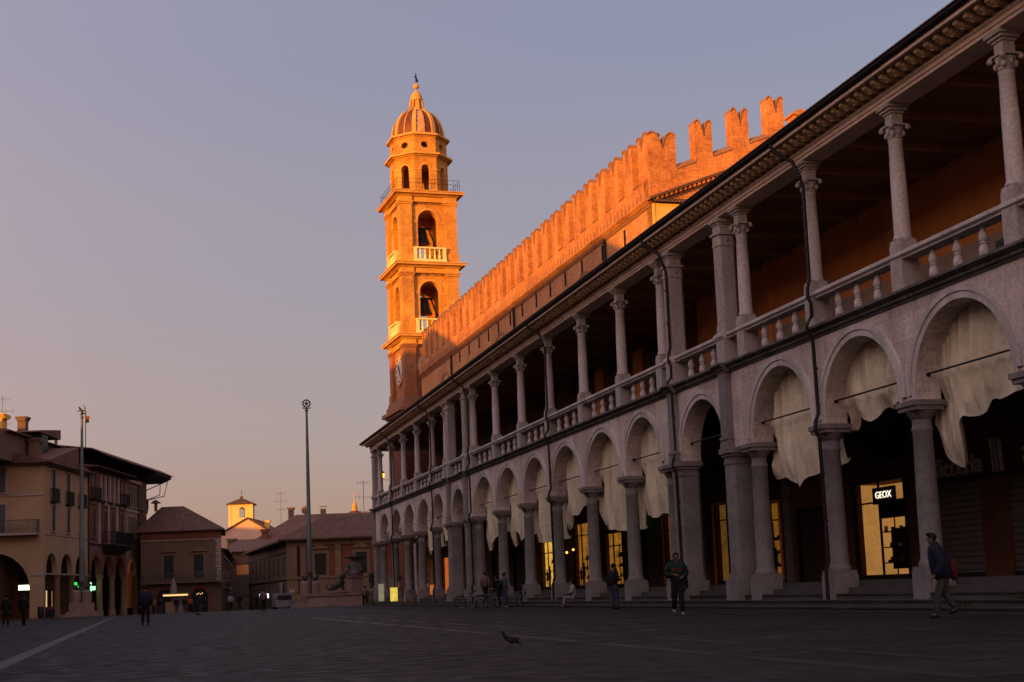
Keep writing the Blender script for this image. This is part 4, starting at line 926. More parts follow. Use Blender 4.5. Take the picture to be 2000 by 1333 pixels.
for lo, sp, zt_ in ((25.37, 29.5, 31.3), (32.32, 36.5, 38.3)):
    for q in range(4):
        f = TF(q); half = hx if q % 2 == 0 else hy; dep = hy if q % 2 == 0 else hx
        m_ = MB(f); archwall(m_, [(0, 1.02, sp, lo + 0.2)], -(half - 0.30), half - 0.30, lo, zt_, -(dep - 0.30), -(dep - 1.15), 16)
        part(m_, "belfry_wall", 'towerb', tw)
        m_ = MB(f)
        for s in (-1, 1):
            a, b = sorted((s * 1.02, s * (half - 1.15))); m_.box(a, b, -(dep - 0.22), -(dep - 0.301), sp - 0.28, sp); m_.box(a, b, -(dep - 0.15), -(dep - 0.301), sp - 0.08, sp)
        archring(m_, 0, 1.02, 1.22, sp, -(dep - 0.22), -(dep - 0.301), 16)
        part(m_, "arch_moulding", 'towers', tw)
        m_ = MB(f); m_.box(-1.6, 1.6, -(dep + 0.32), -(dep - 0.1), lo + 1.28, lo + 1.42); m_.box(-1.6, 1.6, -(dep + 0.32), -(dep - 0.1), lo, lo + 0.25)
        for s in (-1, 1): a, b = sorted((s * 1.3, s * 1.57)); m_.box(a, b, -(dep + 0.28), -(dep - 0.1), lo + 0.25, lo + 1.28)
        br = part(m_, "belfry_balustrade", 'whitestone', tw)
        if q in (0, 3, 1, 2):
            for j in range(5):
                u = -0.95 + j * 0.475; m_ = MB(f); m_.lathe(u, -(dep + 0.12), [(0.07, lo + 0.25), (0.08, lo + 0.32), (0.13, lo + 0.5), (0.10, lo + 0.68), (0.055, lo + 0.78), (0.10, lo + 0.9), (0.07, lo + 1.1), (0.08, lo + 1.28)], 10); part(m_, "baluster", 'whitestone', br, sm=True)
    m_ = MB(T0); tbox(m_, hx - 0.3, hy - 0.3, zt_ - 0.25, zt_); part(m_, "belfry_ceiling", 'towerb', tw)
    pilasters(lo, zt_, "corner_pilaster"); entab(zt_, 0.62)
    # bell on its iron frame
    zb = sp - 1.75
    m_ = MB(T0); m_.lathe(-0.02, -0.4, [(0.78, zb), (0.80, zb + 0.06), (0.70, zb + 0.25), (0.56, zb + 0.7), (0.47, zb + 1.25), (0.40, zb + 1.42), (0.15, zb + 1.5)], 22)
    be = part(m_, "bell", 'bronze', tw, sm=True)
    m_ = MB(T0); m_.box(-0.75, 0.8, -0.55, -0.25, zb + 1.5, zb + 1.68); m_.tube([(0.7, -0.4, zb + 1.6), (1.75, -0.4, zb - 1.35)], 0.08, 6); m_.tube([(-0.7, -0.4, zb + 1.6), (-1.75, -0.4, zb - 1.35)], 0.07, 6); m_.tube([(1.0, -0.4, zb - 0.3), (1.9, -0.4, zb - 1.3)], 0.05, 6); m_.tube([(1.75, -0.4, zb - 0.25), (0.9, -0.4, zb - 1.35)], 0.05, 6); m_.box(-2.3, 2.3, 0.1, 0.3, zb - 1.45, zb - 1.3)
    part(m_, "bell_frame", 'iron', be)
# clocks
for q, u in ((0, 0.0), (3, 0.0)):
    f = TF(q); dep = hy if q % 2 == 0 else hx
    m_ = MB(f)
    def disc(r0, r1, w0, w1, z=22.3, seg=36):
        for i in range(seg):
            a, b = 2 * math.pi * i / seg, 2 * math.pi * (i + 1) / seg
            P_ = [(r * math.sin(t), z + r * math.cos(t)) for r, t in ((r0, a), (r1, a), (r1, b), (r0, b))]
            m_.add([(p[0], w_, p[1]) for w_ in (w0, w1) for p in P_], [(0, 1, 2, 3), (7, 6, 5, 4), (1, 5, 6, 2), (0, 3, 7, 4)])
    disc(0.001, 1.40, -(dep - 0.24), -(dep - 0.303)); ck = part(m_, "clock_face", 'clock', tw)
    m_ = MB(f); disc(1.40, 1.58, -(dep - 0.15), -(dep - 0.303)); part(m_, "clock_rim", 'towerb', ck)
    m_ = MB(f)
    for h in range(12):
        a = h * math.pi / 6; x, z = 1.15 * math.sin(a), 22.3 + 1.15 * math.cos(a); m_.box(x - 0.035, x + 0.035, -(dep - 0.20), -(dep - 0.24), z - 0.10, z + 0.10)
    part(m_, "hour_marks", 'iron', ck)
    for a, l in ((2.6, 0.95), (-0.5, 0.6)):
        m_ = MB(f); m_.tube([(0, -(dep - 0.19), 22.3), (l * math.sin(a), -(dep - 0.19), 22.3 + l * math.cos(a))], [0.06, 0.03], 6); part(m_, "clock_hand", 'iron', ck)
# octagonal lantern stages
cxy = T0(0, 0, 0); ap = 2.65; Ro = ap / math.cos(math.pi / 8)
m_ = MB(T0); m_.box(-hx + .1, hx - .1, -hy + .1, hy - .1, 39.32, 39.45); part(m_, "terrace_floor", 'towers', tw)
side = 2 * ap * math.tan(math.pi / 8)
class OF:
    def __init__(s, k): s.a = k * math.pi / 4
    def __call__(s, u, w, z):
        ca, sa = math.cos(s.a), math.sin(s.a)
        return T0(u * ca + w * sa, u * sa - w * ca, z)   # w outwards
for k in range(8):
    f = OF(k)
    m_ = MB(f); archwall(m_, [(0, 0.42, 41.75, None)], -side / 2, side / 2, 39.45, 42.9, ap - 0.45, ap, 12); part(m_, "lantern_wall", 'towerb', tw)
    m_ = MB(f)
    for s in (-1, 1): a, b = sorted((s * 0.43, s * side / 2)); m_.box(a, b, ap + 0.001, ap + 0.05, 41.6, 41.75)
    archring(m_, 0, 0.43, 0.58, 41.75, ap + 0.001, ap + 0.05, 12); part(m_, "arch_moulding", 'towers', tw)
    # oculus: dark round opening ringed by a moulding
    m_ = MB(f)
    seg = 20; z0, z1 = 43.4, 45.0; zc = 44.2
    ou = [(-side / 2, z0), (side / 2, z0), (side / 2, z1), (-side / 2, z1)]
    ring = [(0.38 * math.cos(2 * math.pi * i / seg), zc + 0.32 * math.sin(2 * math.pi * i / seg)) for i in range(seg)]
    def sq(a):
        x, y = math.cos(a), math.sin(a); t = min((side / 2) / abs(x) if abs(x) > 1e-6 else 9, 0.8 / abs(y) if abs(y) > 1e-6 else 9); return (x * t, zc + y * t)
    oo = [sq(2 * math.pi * (i + 0.0) / seg) for i in range(seg)]
    for i in range(seg):
        j = (i + 1) % seg
        m_.add([(ring[i][0], ap - 0.05, ring[i][1]), (ring[j][0], ap - 0.05, ring[j][1]), (oo[j][0], ap - 0.05, oo[j][1]), (oo[i][0], ap - 0.05, oo[i][1]), (ring[i][0], ap - 0.5, ring[i][1]), (ring[j][0], ap - 0.5, ring[j][1])], [(0, 1, 2, 3), (0, 4, 5, 1)])
    for sx in (-1, 1):
        for sz in (z0, z1):
            c_ = [p for p in oo]; 
            m_.add([(sx * side / 2, ap - 0.05, sz), *[(p[0], ap - 0.05, p[1]) for p in sorted(oo, key=lambda p: (p[0] - sx * side / 2) ** 2 + (p[1] - sz) ** 2)[:2]]], [(0, 1, 2)])
    part(m_, "oculus_wall", 'towerb', tw)
m_ = MB(T0)
def octo(mb, a, z0, z1): 
    rr = a / math.cos(math.pi / 8); mb.lathe(0, 0, [(rr, z0), (rr, z1)], 8, math.pi / 8)
for a, z0, z1 in ((ap + 0.05, 42.9, 43.0), (ap + 0.25, 43.0, 43.1), (ap + 0.5, 43.1, 43.28), (ap + 0.1, 43.28, 43.4)): octo(m_, a, z0, z1)
part(m_, "lantern_cornice", 'towers', tw)
m_ = MB(T0)
for a, z0, z1 in ((ap + 0.05, 45.0, 45.1), (ap + 0.3, 45.1, 45.28), (ap - 0.05, 45.28, 45.45)): octo(m_, a, z0, z1)
part(m_, "dome_cornice", 'towers', tw)
m_ = MB(T0); octo(m_, ap - 0.6, 39.46, 39.6); m_.lathe(0, 0, [(0.35, 39.6), (0.35, 42.9)], 12); octo(m_, ap - 0.5, 43.41, 44.99); part(m_, "lantern_core", 'dark', tw)
# terrace railing
rl = MB(T0)
ex, ey = hx + 0.32, hy + 0.32
for z in (40.0, 40.45):
    rl.tube([(-ex, -ey, z), (ex, -ey, z), (ex, ey, z), (-ex, ey, z), (-ex, -ey, z)], 0.018, 6)
for q in range(11):
    t = -1 + q * 0.2
    for p in ((t * ex, -ey), (t * ex, ey), (-ex, t * ey), (ex, t * ey)): rl.tube([(p[0], p[1], 39.3), (p[0], p[1], 40.47)], 0.016, 6)
part(rl, "terrace_railing", 'iron', tw)
# dome: eight ribs with sixteen panels
dz = [(i / 12) for i in range(13)]
def dr(t): return (ap - 0.12) * math.sqrt(max(0.0, 1 - (t * 0.985) ** 2.15)) 
H0, H1 = 45.45, 48.5
m_ = MB(T0); mw = MB(T0)
for k in range(16):
    a0 = math.pi / 8 + (k - 0.5) * math.pi / 8 - math.pi / 16 ; a1 = a0 + math.pi / 8
    tgt = mw if k in (11,) else m_
    for j in range(12):
        r0, r1 = dr(dz[j]), dr(dz[j + 1]); z0, z1 = H0 + (H1 - H0) * dz[j], H0 + (H1 - H0) * dz[j + 1]
        tgt.add([(r0 * math.cos(a0), r0 * math.sin(a0), z0), (r0 * math.cos(a1), r0 * math.sin(a1), z0), (r1 * math.cos(a1), r1 * math.sin(a1), z1), (r1 * math.cos(a0), r1 * math.sin(a0), z1)], [(0, 1, 2, 3)])
part(m_, "dome", 'domepanel', tw, sm=True); part(mw, "worn_dome_panel", 'domeworn', tw, label="dome panel worn to bare patches", sm=True)
for k in range(16):
    a = math.pi / 8 + k * math.pi / 8; m_ = MB(T0); wd = 0.20 if k % 2 == 0 else 0.075
    th = 0.14 if k % 2 == 0 else 0.06
    for j in range(12):
        q = []
        for jj in (j, j + 1):
            r_ = dr(dz[jj]); z_ = H0 + (H1 - H0) * dz[jj]; ww = wd * (0.35 + 0.65 * r_ / ap)
            for s in (-1, 1):
                for rr_ in (r_ - 0.05, r_ + th): q.append((rr_ * math.cos(a) - s * ww * math.sin(a), rr_ * math.sin(a) + s * ww * math.cos(a), z_ + (0.02 if rr_ > r_ else 0)))
        m_.add(q, [(0, 1, 5, 4), (2, 6, 7, 3), (1, 3, 7, 5), (0, 4, 6, 2), (0, 2, 3, 1), (4, 5, 7, 6)])
    part(m_, "dome_rib", 'towers' if k % 2 == 0 else 'towerb', tw)
m_ = MB(T0); m_.lathe(0, 0, [(0.85, 48.3), (0.72, 48.6), (0.50, 48.75), (0.44, 49.3), (0.52, 49.45), (0.66, 49.5), (0.66, 49.62), (0.58, 49.68), (0.56, 49.9), (0.42, 50.25), (0.2, 50.45), (0.08, 50.55), (0.08, 50.75)], 16)
for k in range(8):
    a = k * math.pi / 4; m_.tube([(0.95 * math.cos(a), 0.95 * math.sin(a), 48.35), (0.70 * math.cos(a), 0.70 * math.sin(a), 48.75), (0.60 * math.cos(a), 0.60 * math.sin(a), 49.45)], 0.09, 6)
part(m_, "cupola", 'towers', tw, sm=True)
m_ = MB(T0); m_.ball((0, 0, 51.02), 0.30, n=18, m=12); part(m_, "finial_ball", 'towers', tw, sm=True)
m_ = MB(T0); m_.tube([(0, 0, 51.3), (0, 0, 52.45)], 0.035, 6); m_.extrude([(-0.05, 51.5), (0.28, 51.5), (0.12, 51.9), (0.05, 52.3), (-0.18, 52.05), (-0.05, 51.9)], 1, -0.015, 0.015); part(m_, "weather_vane", 'iron', tw)

# ------------------------------------------------------------------ generic window helpers on a wall frame
def window(parent, F, u, w, h, z, m='shutter', frame='stripewhite', sill=True, fw=0.12, ped=None, slats=True, wd=0.0, cols=2):
    f = MB(F)
    f.box(u - w / 2 - fw, u - w / 2, 0.003 + wd, 0.10 + wd, z, z + h + fw); f.box(u + w / 2, u + w / 2 + fw, 0.003 + wd, 0.10 + wd, z, z + h + fw); f.box(u - w / 2, u + w / 2, 0.003 + wd, 0.10 + wd, z + h, z + h + fw)
    if sill: f.box(u - w / 2 - fw - 0.06, u + w / 2 + fw + 0.06, 0.003 + wd, 0.18 + wd, z - 0.12, z)
    wn = part(f, "window", frame, parent)
    g_ = MB(F); g_.box(u - w / 2, u + w / 2, 0.002 + wd, 0.035 + wd, z, z + h)
    if slats:
        n = max(3, int(h / 0.16))
        for c in range(cols):
            a = u - w / 2 + 0.03 + c * w / cols; b = a + w / cols - 0.06
            for k in range(n): g_.box(a, b, 0.035 + wd, 0.055 + wd, z + (k + 0.15) * h / n, z + (k + 0.75) * h / n)
    part(g_, "shutter" if slats else "pane", m, wn)
    if ped:
        p = MB(F); zt = z + h + fw
        p.box(u - w / 2 - 0.3, u + w / 2 + 0.3, 0.003 + wd, 0.25 + wd, zt + 0.15, zt + 0.28)
        if ped == 'seg':
            pts = [(u + (w / 2 + 0.3) * math.cos(math.pi * i / 10), zt + 0.28 + 0.45 * math.sin(math.pi * i / 10)) for i in range(11)]
        else: pts = [(u + w / 2 + 0.3, zt + 0.28), (u, zt + 0.75), (u - w / 2 - 0.3, zt + 0.28)]
        p.extrude(pts, 1, 0.003 + wd, 0.22 + wd); part(p, "pediment", 'tanstone' if ped != 'seg' else 'brownwall', wn)
    return wn
def railing(parent, F, u0, u1, w0, w1, z, h, m='iron', bracket=True, slab='sulk'):
    f = MB(F); f.box(u0, u1, w0, w1, z - 0.18, z); 
    b = part(f, "balcony", slab, parent)
    f = MB(F); f.tube([(u0 + .05, w0, z + h), (u0 + .05, w1 - .05, z + h), (u1 - .05, w1 - .05, z + h), (u1 - .05, w0, z + h)], 0.04, 6)
    n = int((u1 - u0) / 0.16)
    for k in range(n + 1): x = u0 + .05 + (u1 - u0 - .1) * k / n; f.box(x - 0.018, x + 0.018, w1 - .07, w1 - .03, z, z + h)
    k = w0
    while k < w1: f.box(u0 + .03, u0 + .07, k, k + 0.035, z, z + h); f.box(u1 - .07, u1 - .03, k, k + 0.035, z, z + h); k += 0.16
    part(f, "railing", m, b)
    return b

# ------------------------------------------------------------------ buildings on the left side of the square
LC = Vector((-9.2, 133.2, 0)); HL = 14.74
FL = Fr(LC, HL, 1); FF = Fr(LC, HL - 90, -1)
BZ = -1.0
cr1 = thing("cream_corner_building", tuple(LC), "cream plastered corner building with an arcade and green shutters at the left edge", "building")
m_ = MB(FL)
archs = [(2.35, 1.55, 4.45, None), (6.75, 1.7, 4.35, None), (11.2, 1.7, 4.35, None)]
archwall(m_, archs, 0.5, 13.5, 4.1, 14.35, -0.5, 0); m_.box(0.5, 13.5, -9, -0.5, 6.6, 14.35)
part(m_, "side_wall", 'creamwall', cr1)
m_ = MB(FF)
archwall(m_, [(4.7, 3.45, 2.65 + 0.02, None)], 0.0, 16, 4.1, 14.35, -0.5, 0.0); m_.box(0, 1.25, -0.5, 0, BZ, 4.1)
m_.box(8.15, 9.6, -0.5, 0, BZ, 4.1); m_.box(9.6, 16, -0.5, 0, BZ, 4.1); m_.box(0.5, 16, -13, -0.5, 6.6, 14.35)
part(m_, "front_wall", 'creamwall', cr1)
m_ = MB(FF); m_.box(-0.06, 1.3, -0.55, 0.06, 3.95, 4.12); m_.box(-0.04, 1.28, -0.53, 0.04, 3.85, 3.95); m_.box(-0.02, 16, 0.003, 0.08, 11.35, 11.5); part(m_, "stone_band", 'stripewhite', cr1)
m_ = MB(FL); m_.box(0.5, 13.4, 0.003, 0.07, 7.72, 7.84); m_.box(0.06, 13.4, 0.003, 0.05, 4.0, 4.12); part(m_, "stone_band", 'stripewhite', cr1)
for u in (4.55, 8.95, 13.2):
    m_ = MB(FL); m_.lathe(u, -0.25, [(0.40, BZ), (0.40, 0.35), (0.30, 0.5), (0.28, 3.6), (0.34, 3.75), (0.42, 4.0), (0.42, 4.1)], 14); part(m_, "column", 'tanstone', cr1, sm=True)
m_ = MB(FL); m_.box(0.3, 36, -4.6, -4.4, BZ, 6.6); part(m_, "arcade_back_wall", 'plaster_low', cr1)
m_ = MB(FF); m_.box(1.3, 16, -4.6, -4.4, BZ, 6.6); m_.box(1.3, 16, -4.4, -0.55, 6.45, 6.6); part(m_, "arcade_back_wall", 'plaster_low', cr1)
for u in (3.4, 6.4):
    m_ = MB(FF); m_.box(u - 0.5, u + 0.5, -4.39, -4.3, 3.4, 5.6); part(m_, "arcade_window", 'dark', cr1)
for u in (2.7, 7.1, 11.1):
    window(cr1, FL, u, 0.95, 2.4, 8.1 + 0.0, 'shutter'); window(cr1, FL, u, 0.95, 3.0, 10.95 + 0.0, 'shutter')
    railing(cr1, FL, u - 0.8, u + 0.8, 0.0, 0.45, 10.95, 1.15)
window(cr1, FF, 4.1, 1.2, 2.3, 11.7, 'shuttergrey', cols=1); window(cr1, FF, 4.1, 1.2, 2.6, 8.0, 'shuttergrey', cols=1)
railing(cr1, FF, 0.35, 9, 0.0, 0.9, 7.85, 1.2, 'shuttergrey', slab='stripewhite')
m_ = MB(FL); m_.extrude([(-10, 17.0), (0.75, 14.55), (0.80, 14.45), (0.70, 14.35), (-10, 14.36)], 0, -0.8, 13.6); part(m_, "tiled_roof", 'rooftile', cr1)
m_ = MB(FF); m_.extrude([(-8, 16.6), (0.75, 14.55), (0.80, 14.44), (0.70, 14.34), (-8, 14.35)], 0, -0.8, 17); part(m_, "tiled_roof", 'rooftileY', cr1)
m_ = MB(FL); m_.box(0, 13.5, 0.0, 0.5, 14.2, 14.34); part(m_, "eave_moulding", 'blackened', cr1)
m_ = MB(FF); m_.box(-0.5, 16, 0.0, 0.5, 14.2, 14.33); part(m_, "eave_moulding", 'blackened', cr1)
m_ = MB(FL); m_.tube([(13.45, 0.1, 14.3), (13.45, 0.1, 4.2), (13.45, 0.2, 0)], 0.07, 8); part(m_, "downpipe", 'pipe', cr1)
# set-back attic storey with lean-to roof
m_ = MB(FL); m_.box(-4, 36.5, -9.5, -2.6, 14.5, 17.1); part(m_, "attic_wall", 'brownwall', cr1)
m_ = MB(FL); m_.extrude([(-9.8, 18.4), (-2.2, 17.28), (-2.0, 17.15), (-2.2, 17.1), (-9.8, 17.1)], 0, -3, 38.5); part(m_, "attic_roof", 'rooftile', cr1)
m_ = MB(FF); m_.box(4.0, 16, -9, -4.0, 15.2, 17.6); part(m_, "roof_room", 'brickfar', cr1)
m_ = MB(FF); m_.extrude([(-9.5, 18.6), (-3.4, 17.9), (-3.2, 17.75), (-9.5, 17.6)], 0, 1.5, 17); part(m_, "roof_room_roof", 'rooftileY', cr1)
m_ = MB(FF); m_.box(1.6, 3.99, -6, -4.2, 15.3, 17.6); part(m_, "covered_terrace", 'dark', cr1)
def chimney(F, u, w, z0, z1, wd, lab, m='brownwall', flare=True):
    f = MB(F); f.box(u - wd / 2, u + wd / 2, w - wd / 2, w + wd / 2, z0, z1)
    if flare: f.extrude([(u - wd / 2, z1), (u + wd / 2, z1), (u + wd * 0.78, z1 + 0.35), (u - wd * 0.78, z1 + 0.35)], 1, w - wd * 0.7, w + wd * 0.7)
    f.box(u - wd * 0.7, u + wd * 0.7, w - wd * 0.7, w + wd * 0.7, z1 + 0.36, z1 + 0.42)
    return single(f, "chimney", m, tuple(F(u, w, z0)), lab, "chimney", "chimneys on the roofs")
chimney(FF, 3.9, -5.5, 18.0, 19.1, 0.8, "flared chimney highest on the roof at the far left")
chimney(FL, 3.0, -1.8, 14.7, 16.6, 1.0, "squat chimney with rounded cap on the cream corner building's roof")
chimney(FL, 0.5, -4.5, 16.8, 18.7, 1.3, "orange sunlit chimney stump where two left roofs meet", 'yellowwall')
chimney(FL, 13.2, -3.2, 17.2, 18.5, 0.25, "thin square flue standing on the long left roof", flare=False)

pk = thing("pink_arcaded_house", tuple(FL(13.5, 0, 0)), "dark pink house with a top-floor row of slim pillars and a balcony, left side", "building")
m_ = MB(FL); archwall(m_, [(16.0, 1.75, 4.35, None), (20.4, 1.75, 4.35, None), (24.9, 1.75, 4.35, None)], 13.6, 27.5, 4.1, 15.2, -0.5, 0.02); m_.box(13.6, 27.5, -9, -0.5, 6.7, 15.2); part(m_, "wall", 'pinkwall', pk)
for u in (13.9, 18.2, 22.65, 27.2):
    m_ = MB(FL); m_.lathe(u, -0.22, [(0.42, BZ), (0.42, 0.35), (0.33, 0.5), (0.30, 3.6), (0.36, 3.8), (0.44, 4.1)], 14); part(m_, "column", 'tanstone', pk, sm=True)
for u in (16.0, 20.4, 24.9):
    m_ = MB(FL); archring(m_, u, 1.75, 2.15, 4.35, 0.021, 0.10, 16); part(m_, "arch_moulding", 'brickfar', pk)
m_ = MB(FL); m_.box(13.6, 27.5, 0.021, 0.15, 11.75, 11.95); m_.box(13.6, 27.5, 0.021, 0.10, 7.2, 7.35); m_.box(13.6, 27.5, -0.2, 0.35, 15.0, 15.25); part(m_, "stone_band", 'sulk', pk)
for u in (15.3, 19.3, 22.2, 25.6):
    window(pk, FL, u, 1.1, 2.9, 8.0, 'wood', 'pinkwall', fw=0.35, wd=0.02, ped='tri'); 
for u in (17.3, 20.75, 23.9):
    m_ = MB(FL); m_.box(u - 0.28, u + 0.28, 0.021, 0.09, 7.4, 11.7); part(m_, "pilaster", 'stripewhite', pk)
m_ = MB(FL); m_.box(17.3, 24.2, 0.021, 0.05, 12.2, 14.7); part(m_, "gallery_openings", 'dark', pk)
for k in range(5):
    u = 17.5 + k * 1.62; m_ = MB(FL); m_.box(u - 0.26, u + 0.26, 0.051, 0.25, 12.0, 14.7); part(m_, "gallery_pillar", 'stripewhite', pk)
m_ = MB(FL); m_.box(17.3, 24.2, 0.051, 0.12, 12.0, 12.75); part(m_, "gallery_parapet", 'pinkwall', pk)
for u in (15.2, 26.0): 
    window(pk, FL, u, 1.1, 2.5, 12.1, 'dark', 'pinkwall', slats=False, wd=0.02); railing(pk, FL, u - 0.9, u + 0.9, 0.02, 0.7, 12.05, 1.1)
bk = railing(pk, FL, 18.3, 25.4, 0.02, 1.5, 7.35, 1.35, 'iron')
m_ = MB(FL); m_.extrude([(0.1, 6.4), (0.3, 6.4), (1.4, 7.16), (0.1, 7.16)], 0, 18.6, 25.1); part(m_, "balcony_corbel", 'dark', bk)
m_ = MB(FL); m_.extrude([(-3, 15.9), (1.2, 15.3), (1.2, 15.2), (0.3, 15.2), (-3, 15.6)], 0, 13.5, 28.0); part(m_, "tiled_roof", 'rooftile', pk)
iv = thing("narrow_ivory_house", tuple(FL(27.5, 0, 0)), "narrow ivory house with slim arched windows between pink and brick houses", "building")
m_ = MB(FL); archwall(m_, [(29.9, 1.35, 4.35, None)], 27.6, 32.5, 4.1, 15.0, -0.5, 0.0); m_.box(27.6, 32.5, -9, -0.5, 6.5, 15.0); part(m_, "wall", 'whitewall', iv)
m_ = MB(FL); m_.lathe(32.2, -0.22, [(0.4, BZ), (0.4, 0.3), (0.3, 0.5), (0.3, 3.7), (0.42, 4.1)], 12); part(m_, "column", 'tanstone', iv, sm=True)
m_ = MB(FL); archring(m_, 29.9, 1.35, 1.75, 4.35, 0.003, 0.08, 14); part(m_, "arch_moulding", 'plaster', iv)
m_ = MB(FL); m_.box(28.3, 31.5, -0.45, -0.35, 0.5, 6); part(m_, "arch_panel", 'plaster', iv)
m_ = MB(FL); m_.box(27.6, 32.5, 0.003, 0.12, 7.2, 7.35); m_.box(27.6, 32.5, 0.003, 0.12, 11.4, 11.6); m_.box(27.5, 32.6, 0.003, 0.5, 14.7, 15.0); part(m_, "stone_band", 'stripewhite', iv)
for u in (28.6, 29.7, 30.8, 31.8):
    window(iv, FL, u, 0.55, 2.3, 12.0, 'dark', 'whitewall', slats=False, fw=0.08); window(iv, FL, u, 0.55, 2.4, 8.4, 'dark', 'whitewall', slats=False, fw=0.08)
m_ = MB(FL); m_.tube([(32.55, 0.1, 14.9), (32.55, 0.1, 0)], 0.08, 8); part(m_, "downpipe", 'pipe', iv)
bh = thing("dark_brick_house", tuple(FL(32.5, 0, 0)), "dark brick end house under a huge overhanging eave with metal brackets", "building")
m_ = MB(FL); archwall(m_, [(34.6, 1.3, 4.35, None)], 32.6, 36.5, 4.1, 15.4, -0.5, 0.0); m_.box(32.6, 36.5, -9, -0.5, 6.5, 15.4); m_.box(36.2, 36.5, -9, 0, BZ, 6.5); part(m_, "wall", 'brickfar', bh)
m_ = MB(FL); m_.box(33.4, 36.1, -0.45, -0.35, 0.5, 6); part(m_, "arch_panel", 'plaster', bh)
for u in (33.6, 35.3): window(bh, FL, u, 0.8, 2.4, 12.0, 'dark', 'tanstone', slats=False); window(bh, FL, u, 0.8, 2.4, 8.0, 'dark', 'tanstone', slats=False)
m_ = MB(FL)
m_.extrude([(-9, 18.2), (0.6, 17.0), (2.0, 16.3), (2.0, 15.95), (0.9, 15.45), (-9, 15.42)], 0, 33.0, 40.5)
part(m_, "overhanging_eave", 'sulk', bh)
m_ = MB(FL); m_.extrude([(-9.3, 18.35), (0.6, 17.1), (2.15, 16.35), (2.15, 16.25), (0.6, 17.003), (-9.3, 18.21)], 0, 13.0, 41.2); part(m_, "eave_roof", 'rooftile', bh)
for u in (36.8, 40.2):
    m_ = MB(FL); m_.tube([(36.4, 0.0, 13.2), (u if u > 38 else 38, 1.2, 13.9), (u, 1.6, 15.7)], 0.06, 6); part(m_, "eave_bracket", 'iron', bh)
m_ = MB(FL); m_.tube([(36.4, 0.0, 14.4), (39.6, 1.5, 15.6)], 0.06, 6); part(m_, "eave_bracket", 'iron', bh)
for z0, z1, a in ((4.9, 7.6, 1.5), (11.6, 13.4, 1.3)):
    m_ = MB(FL); m_.extrude([(36.5, z0), (36.5 + a * 0.6, z0), (36.5 + a, z0 + 0.8), (36.5 + a, z1), (36.5, z1)], 1, -2.5, -0.1); part(m_, "bay_balcony", 'sulk', bh)
# lights and signs under the left arcade
def sign_box(F, u0, u1, w0, w1, z0, z1, m, name, lab, cat):
    f = MB(F); f.box(u0, u1, w0, w1, z0, z1); return single(f, name, m, tuple(F((u0 + u1) / 2, (w0 + w1) / 2, z0)), lab, cat)
ws = thing("lit_white_sign", tuple(FF(2.4, -2, 2.7)), "rectangular white lit sign hanging in the arch at the far left", "sign")
m_ = MB(FF); m_.box(1.4, 2.5, -0.75, -0.6, 2.62, 3.1); part(m_, "sign_face", 'whitesign', ws); m_ = MB(FF); m_.box(1.35, 2.55, -0.9, -0.751, 2.57, 3.15); m_.tube([(2, -0.8, 3.1), (2, -0.8, 5.0)], 0.03, 6); part(m_, "sign_frame", 'iron', ws)
ww = thing("lit_shop_window", tuple(FL(12.2, -4.3, 0)), "warm lit shop window behind the corner pier of the left arcade", "shop window")
m_ = MB(FL); m_.box(11.9, 13.9, -4.39, -4.3, 0.0, 2.65); part(m_, "lit_pane", 'warmpanel', ww); m_ = MB(FL); m_.box(11.75, 11.9, -4.39, -4.2, -.3, 2.8); m_.box(13.9, 14.05, -4.39, -4.2, -.3, 2.8); m_.box(11.75, 14.05, -4.39, -4.2, 2.65, 2.8); m_.box(12.9, 12.96, -4.3, -4.25, 0, 2.65); part(m_, "window_frame", 'iron', ww)
yw = thing("narrow_lit_doorway", tuple(FL(15.2, -4.3, 0)), "narrow amber lit doorway deep in the left arcade beside the green sign", "doorway")
m_ = MB(FL); m_.box(14.9, 15.6, -4.39, -4.3, -0.3, 2.6); part(m_, "lit_pane", 'shoplight', yw); m_ = MB(FL); m_.box(14.75, 14.9, -4.39, -4.2, -.3, 2.75); m_.box(15.6, 15.75, -4.39, -4.2, -.3, 2.75); part(m_, "door_frame", 'iron', yw)
def cross(F, u, w, z, s, m, lab, side=True):
    t = thing("pharmacy_cross", tuple(F(u, w, z)), lab, "sign")
    f = MB(F); 
    if side: f.box(u - 0.1, u + 0.1, w - s, w + s, z - s / 3, z + s / 3); f.box(u - 0.1, u + 0.1, w - s / 3, w + s / 3, z + s / 3, z + s); f.box(u - 0.1, u + 0.1, w - s / 3, w + s / 3, z - s, z - s / 3)
    else: f.box(u - s, u + s, w - 0.1, w + 0.1, z - s / 3, z + s / 3); f.box(u - s / 3, u + s / 3, w - 0.1, w + 0.1, z + s / 3, z + s); f.box(u - s / 3, u + s / 3, w - 0.1, w + 0.1, z - s, z - s / 3)
    part(f, "cross_light", m, t)
    f = MB(F); f.tube([(u, w, z + s), (u, w, z + s + 0.5)], 0.03, 6); part(f, "hanger", 'iron', t); return t
cross(FL, 16.9, -0.9, 2.75, 0.62, 'greenbright', "bright green lit pharmacy cross under the pink house's arcade")
cross(FL, 12.2, -0.9, 2.8, 0.55, 'greencross', "dimmer green lit cross partly hidden behind the left flagpole pedestal")

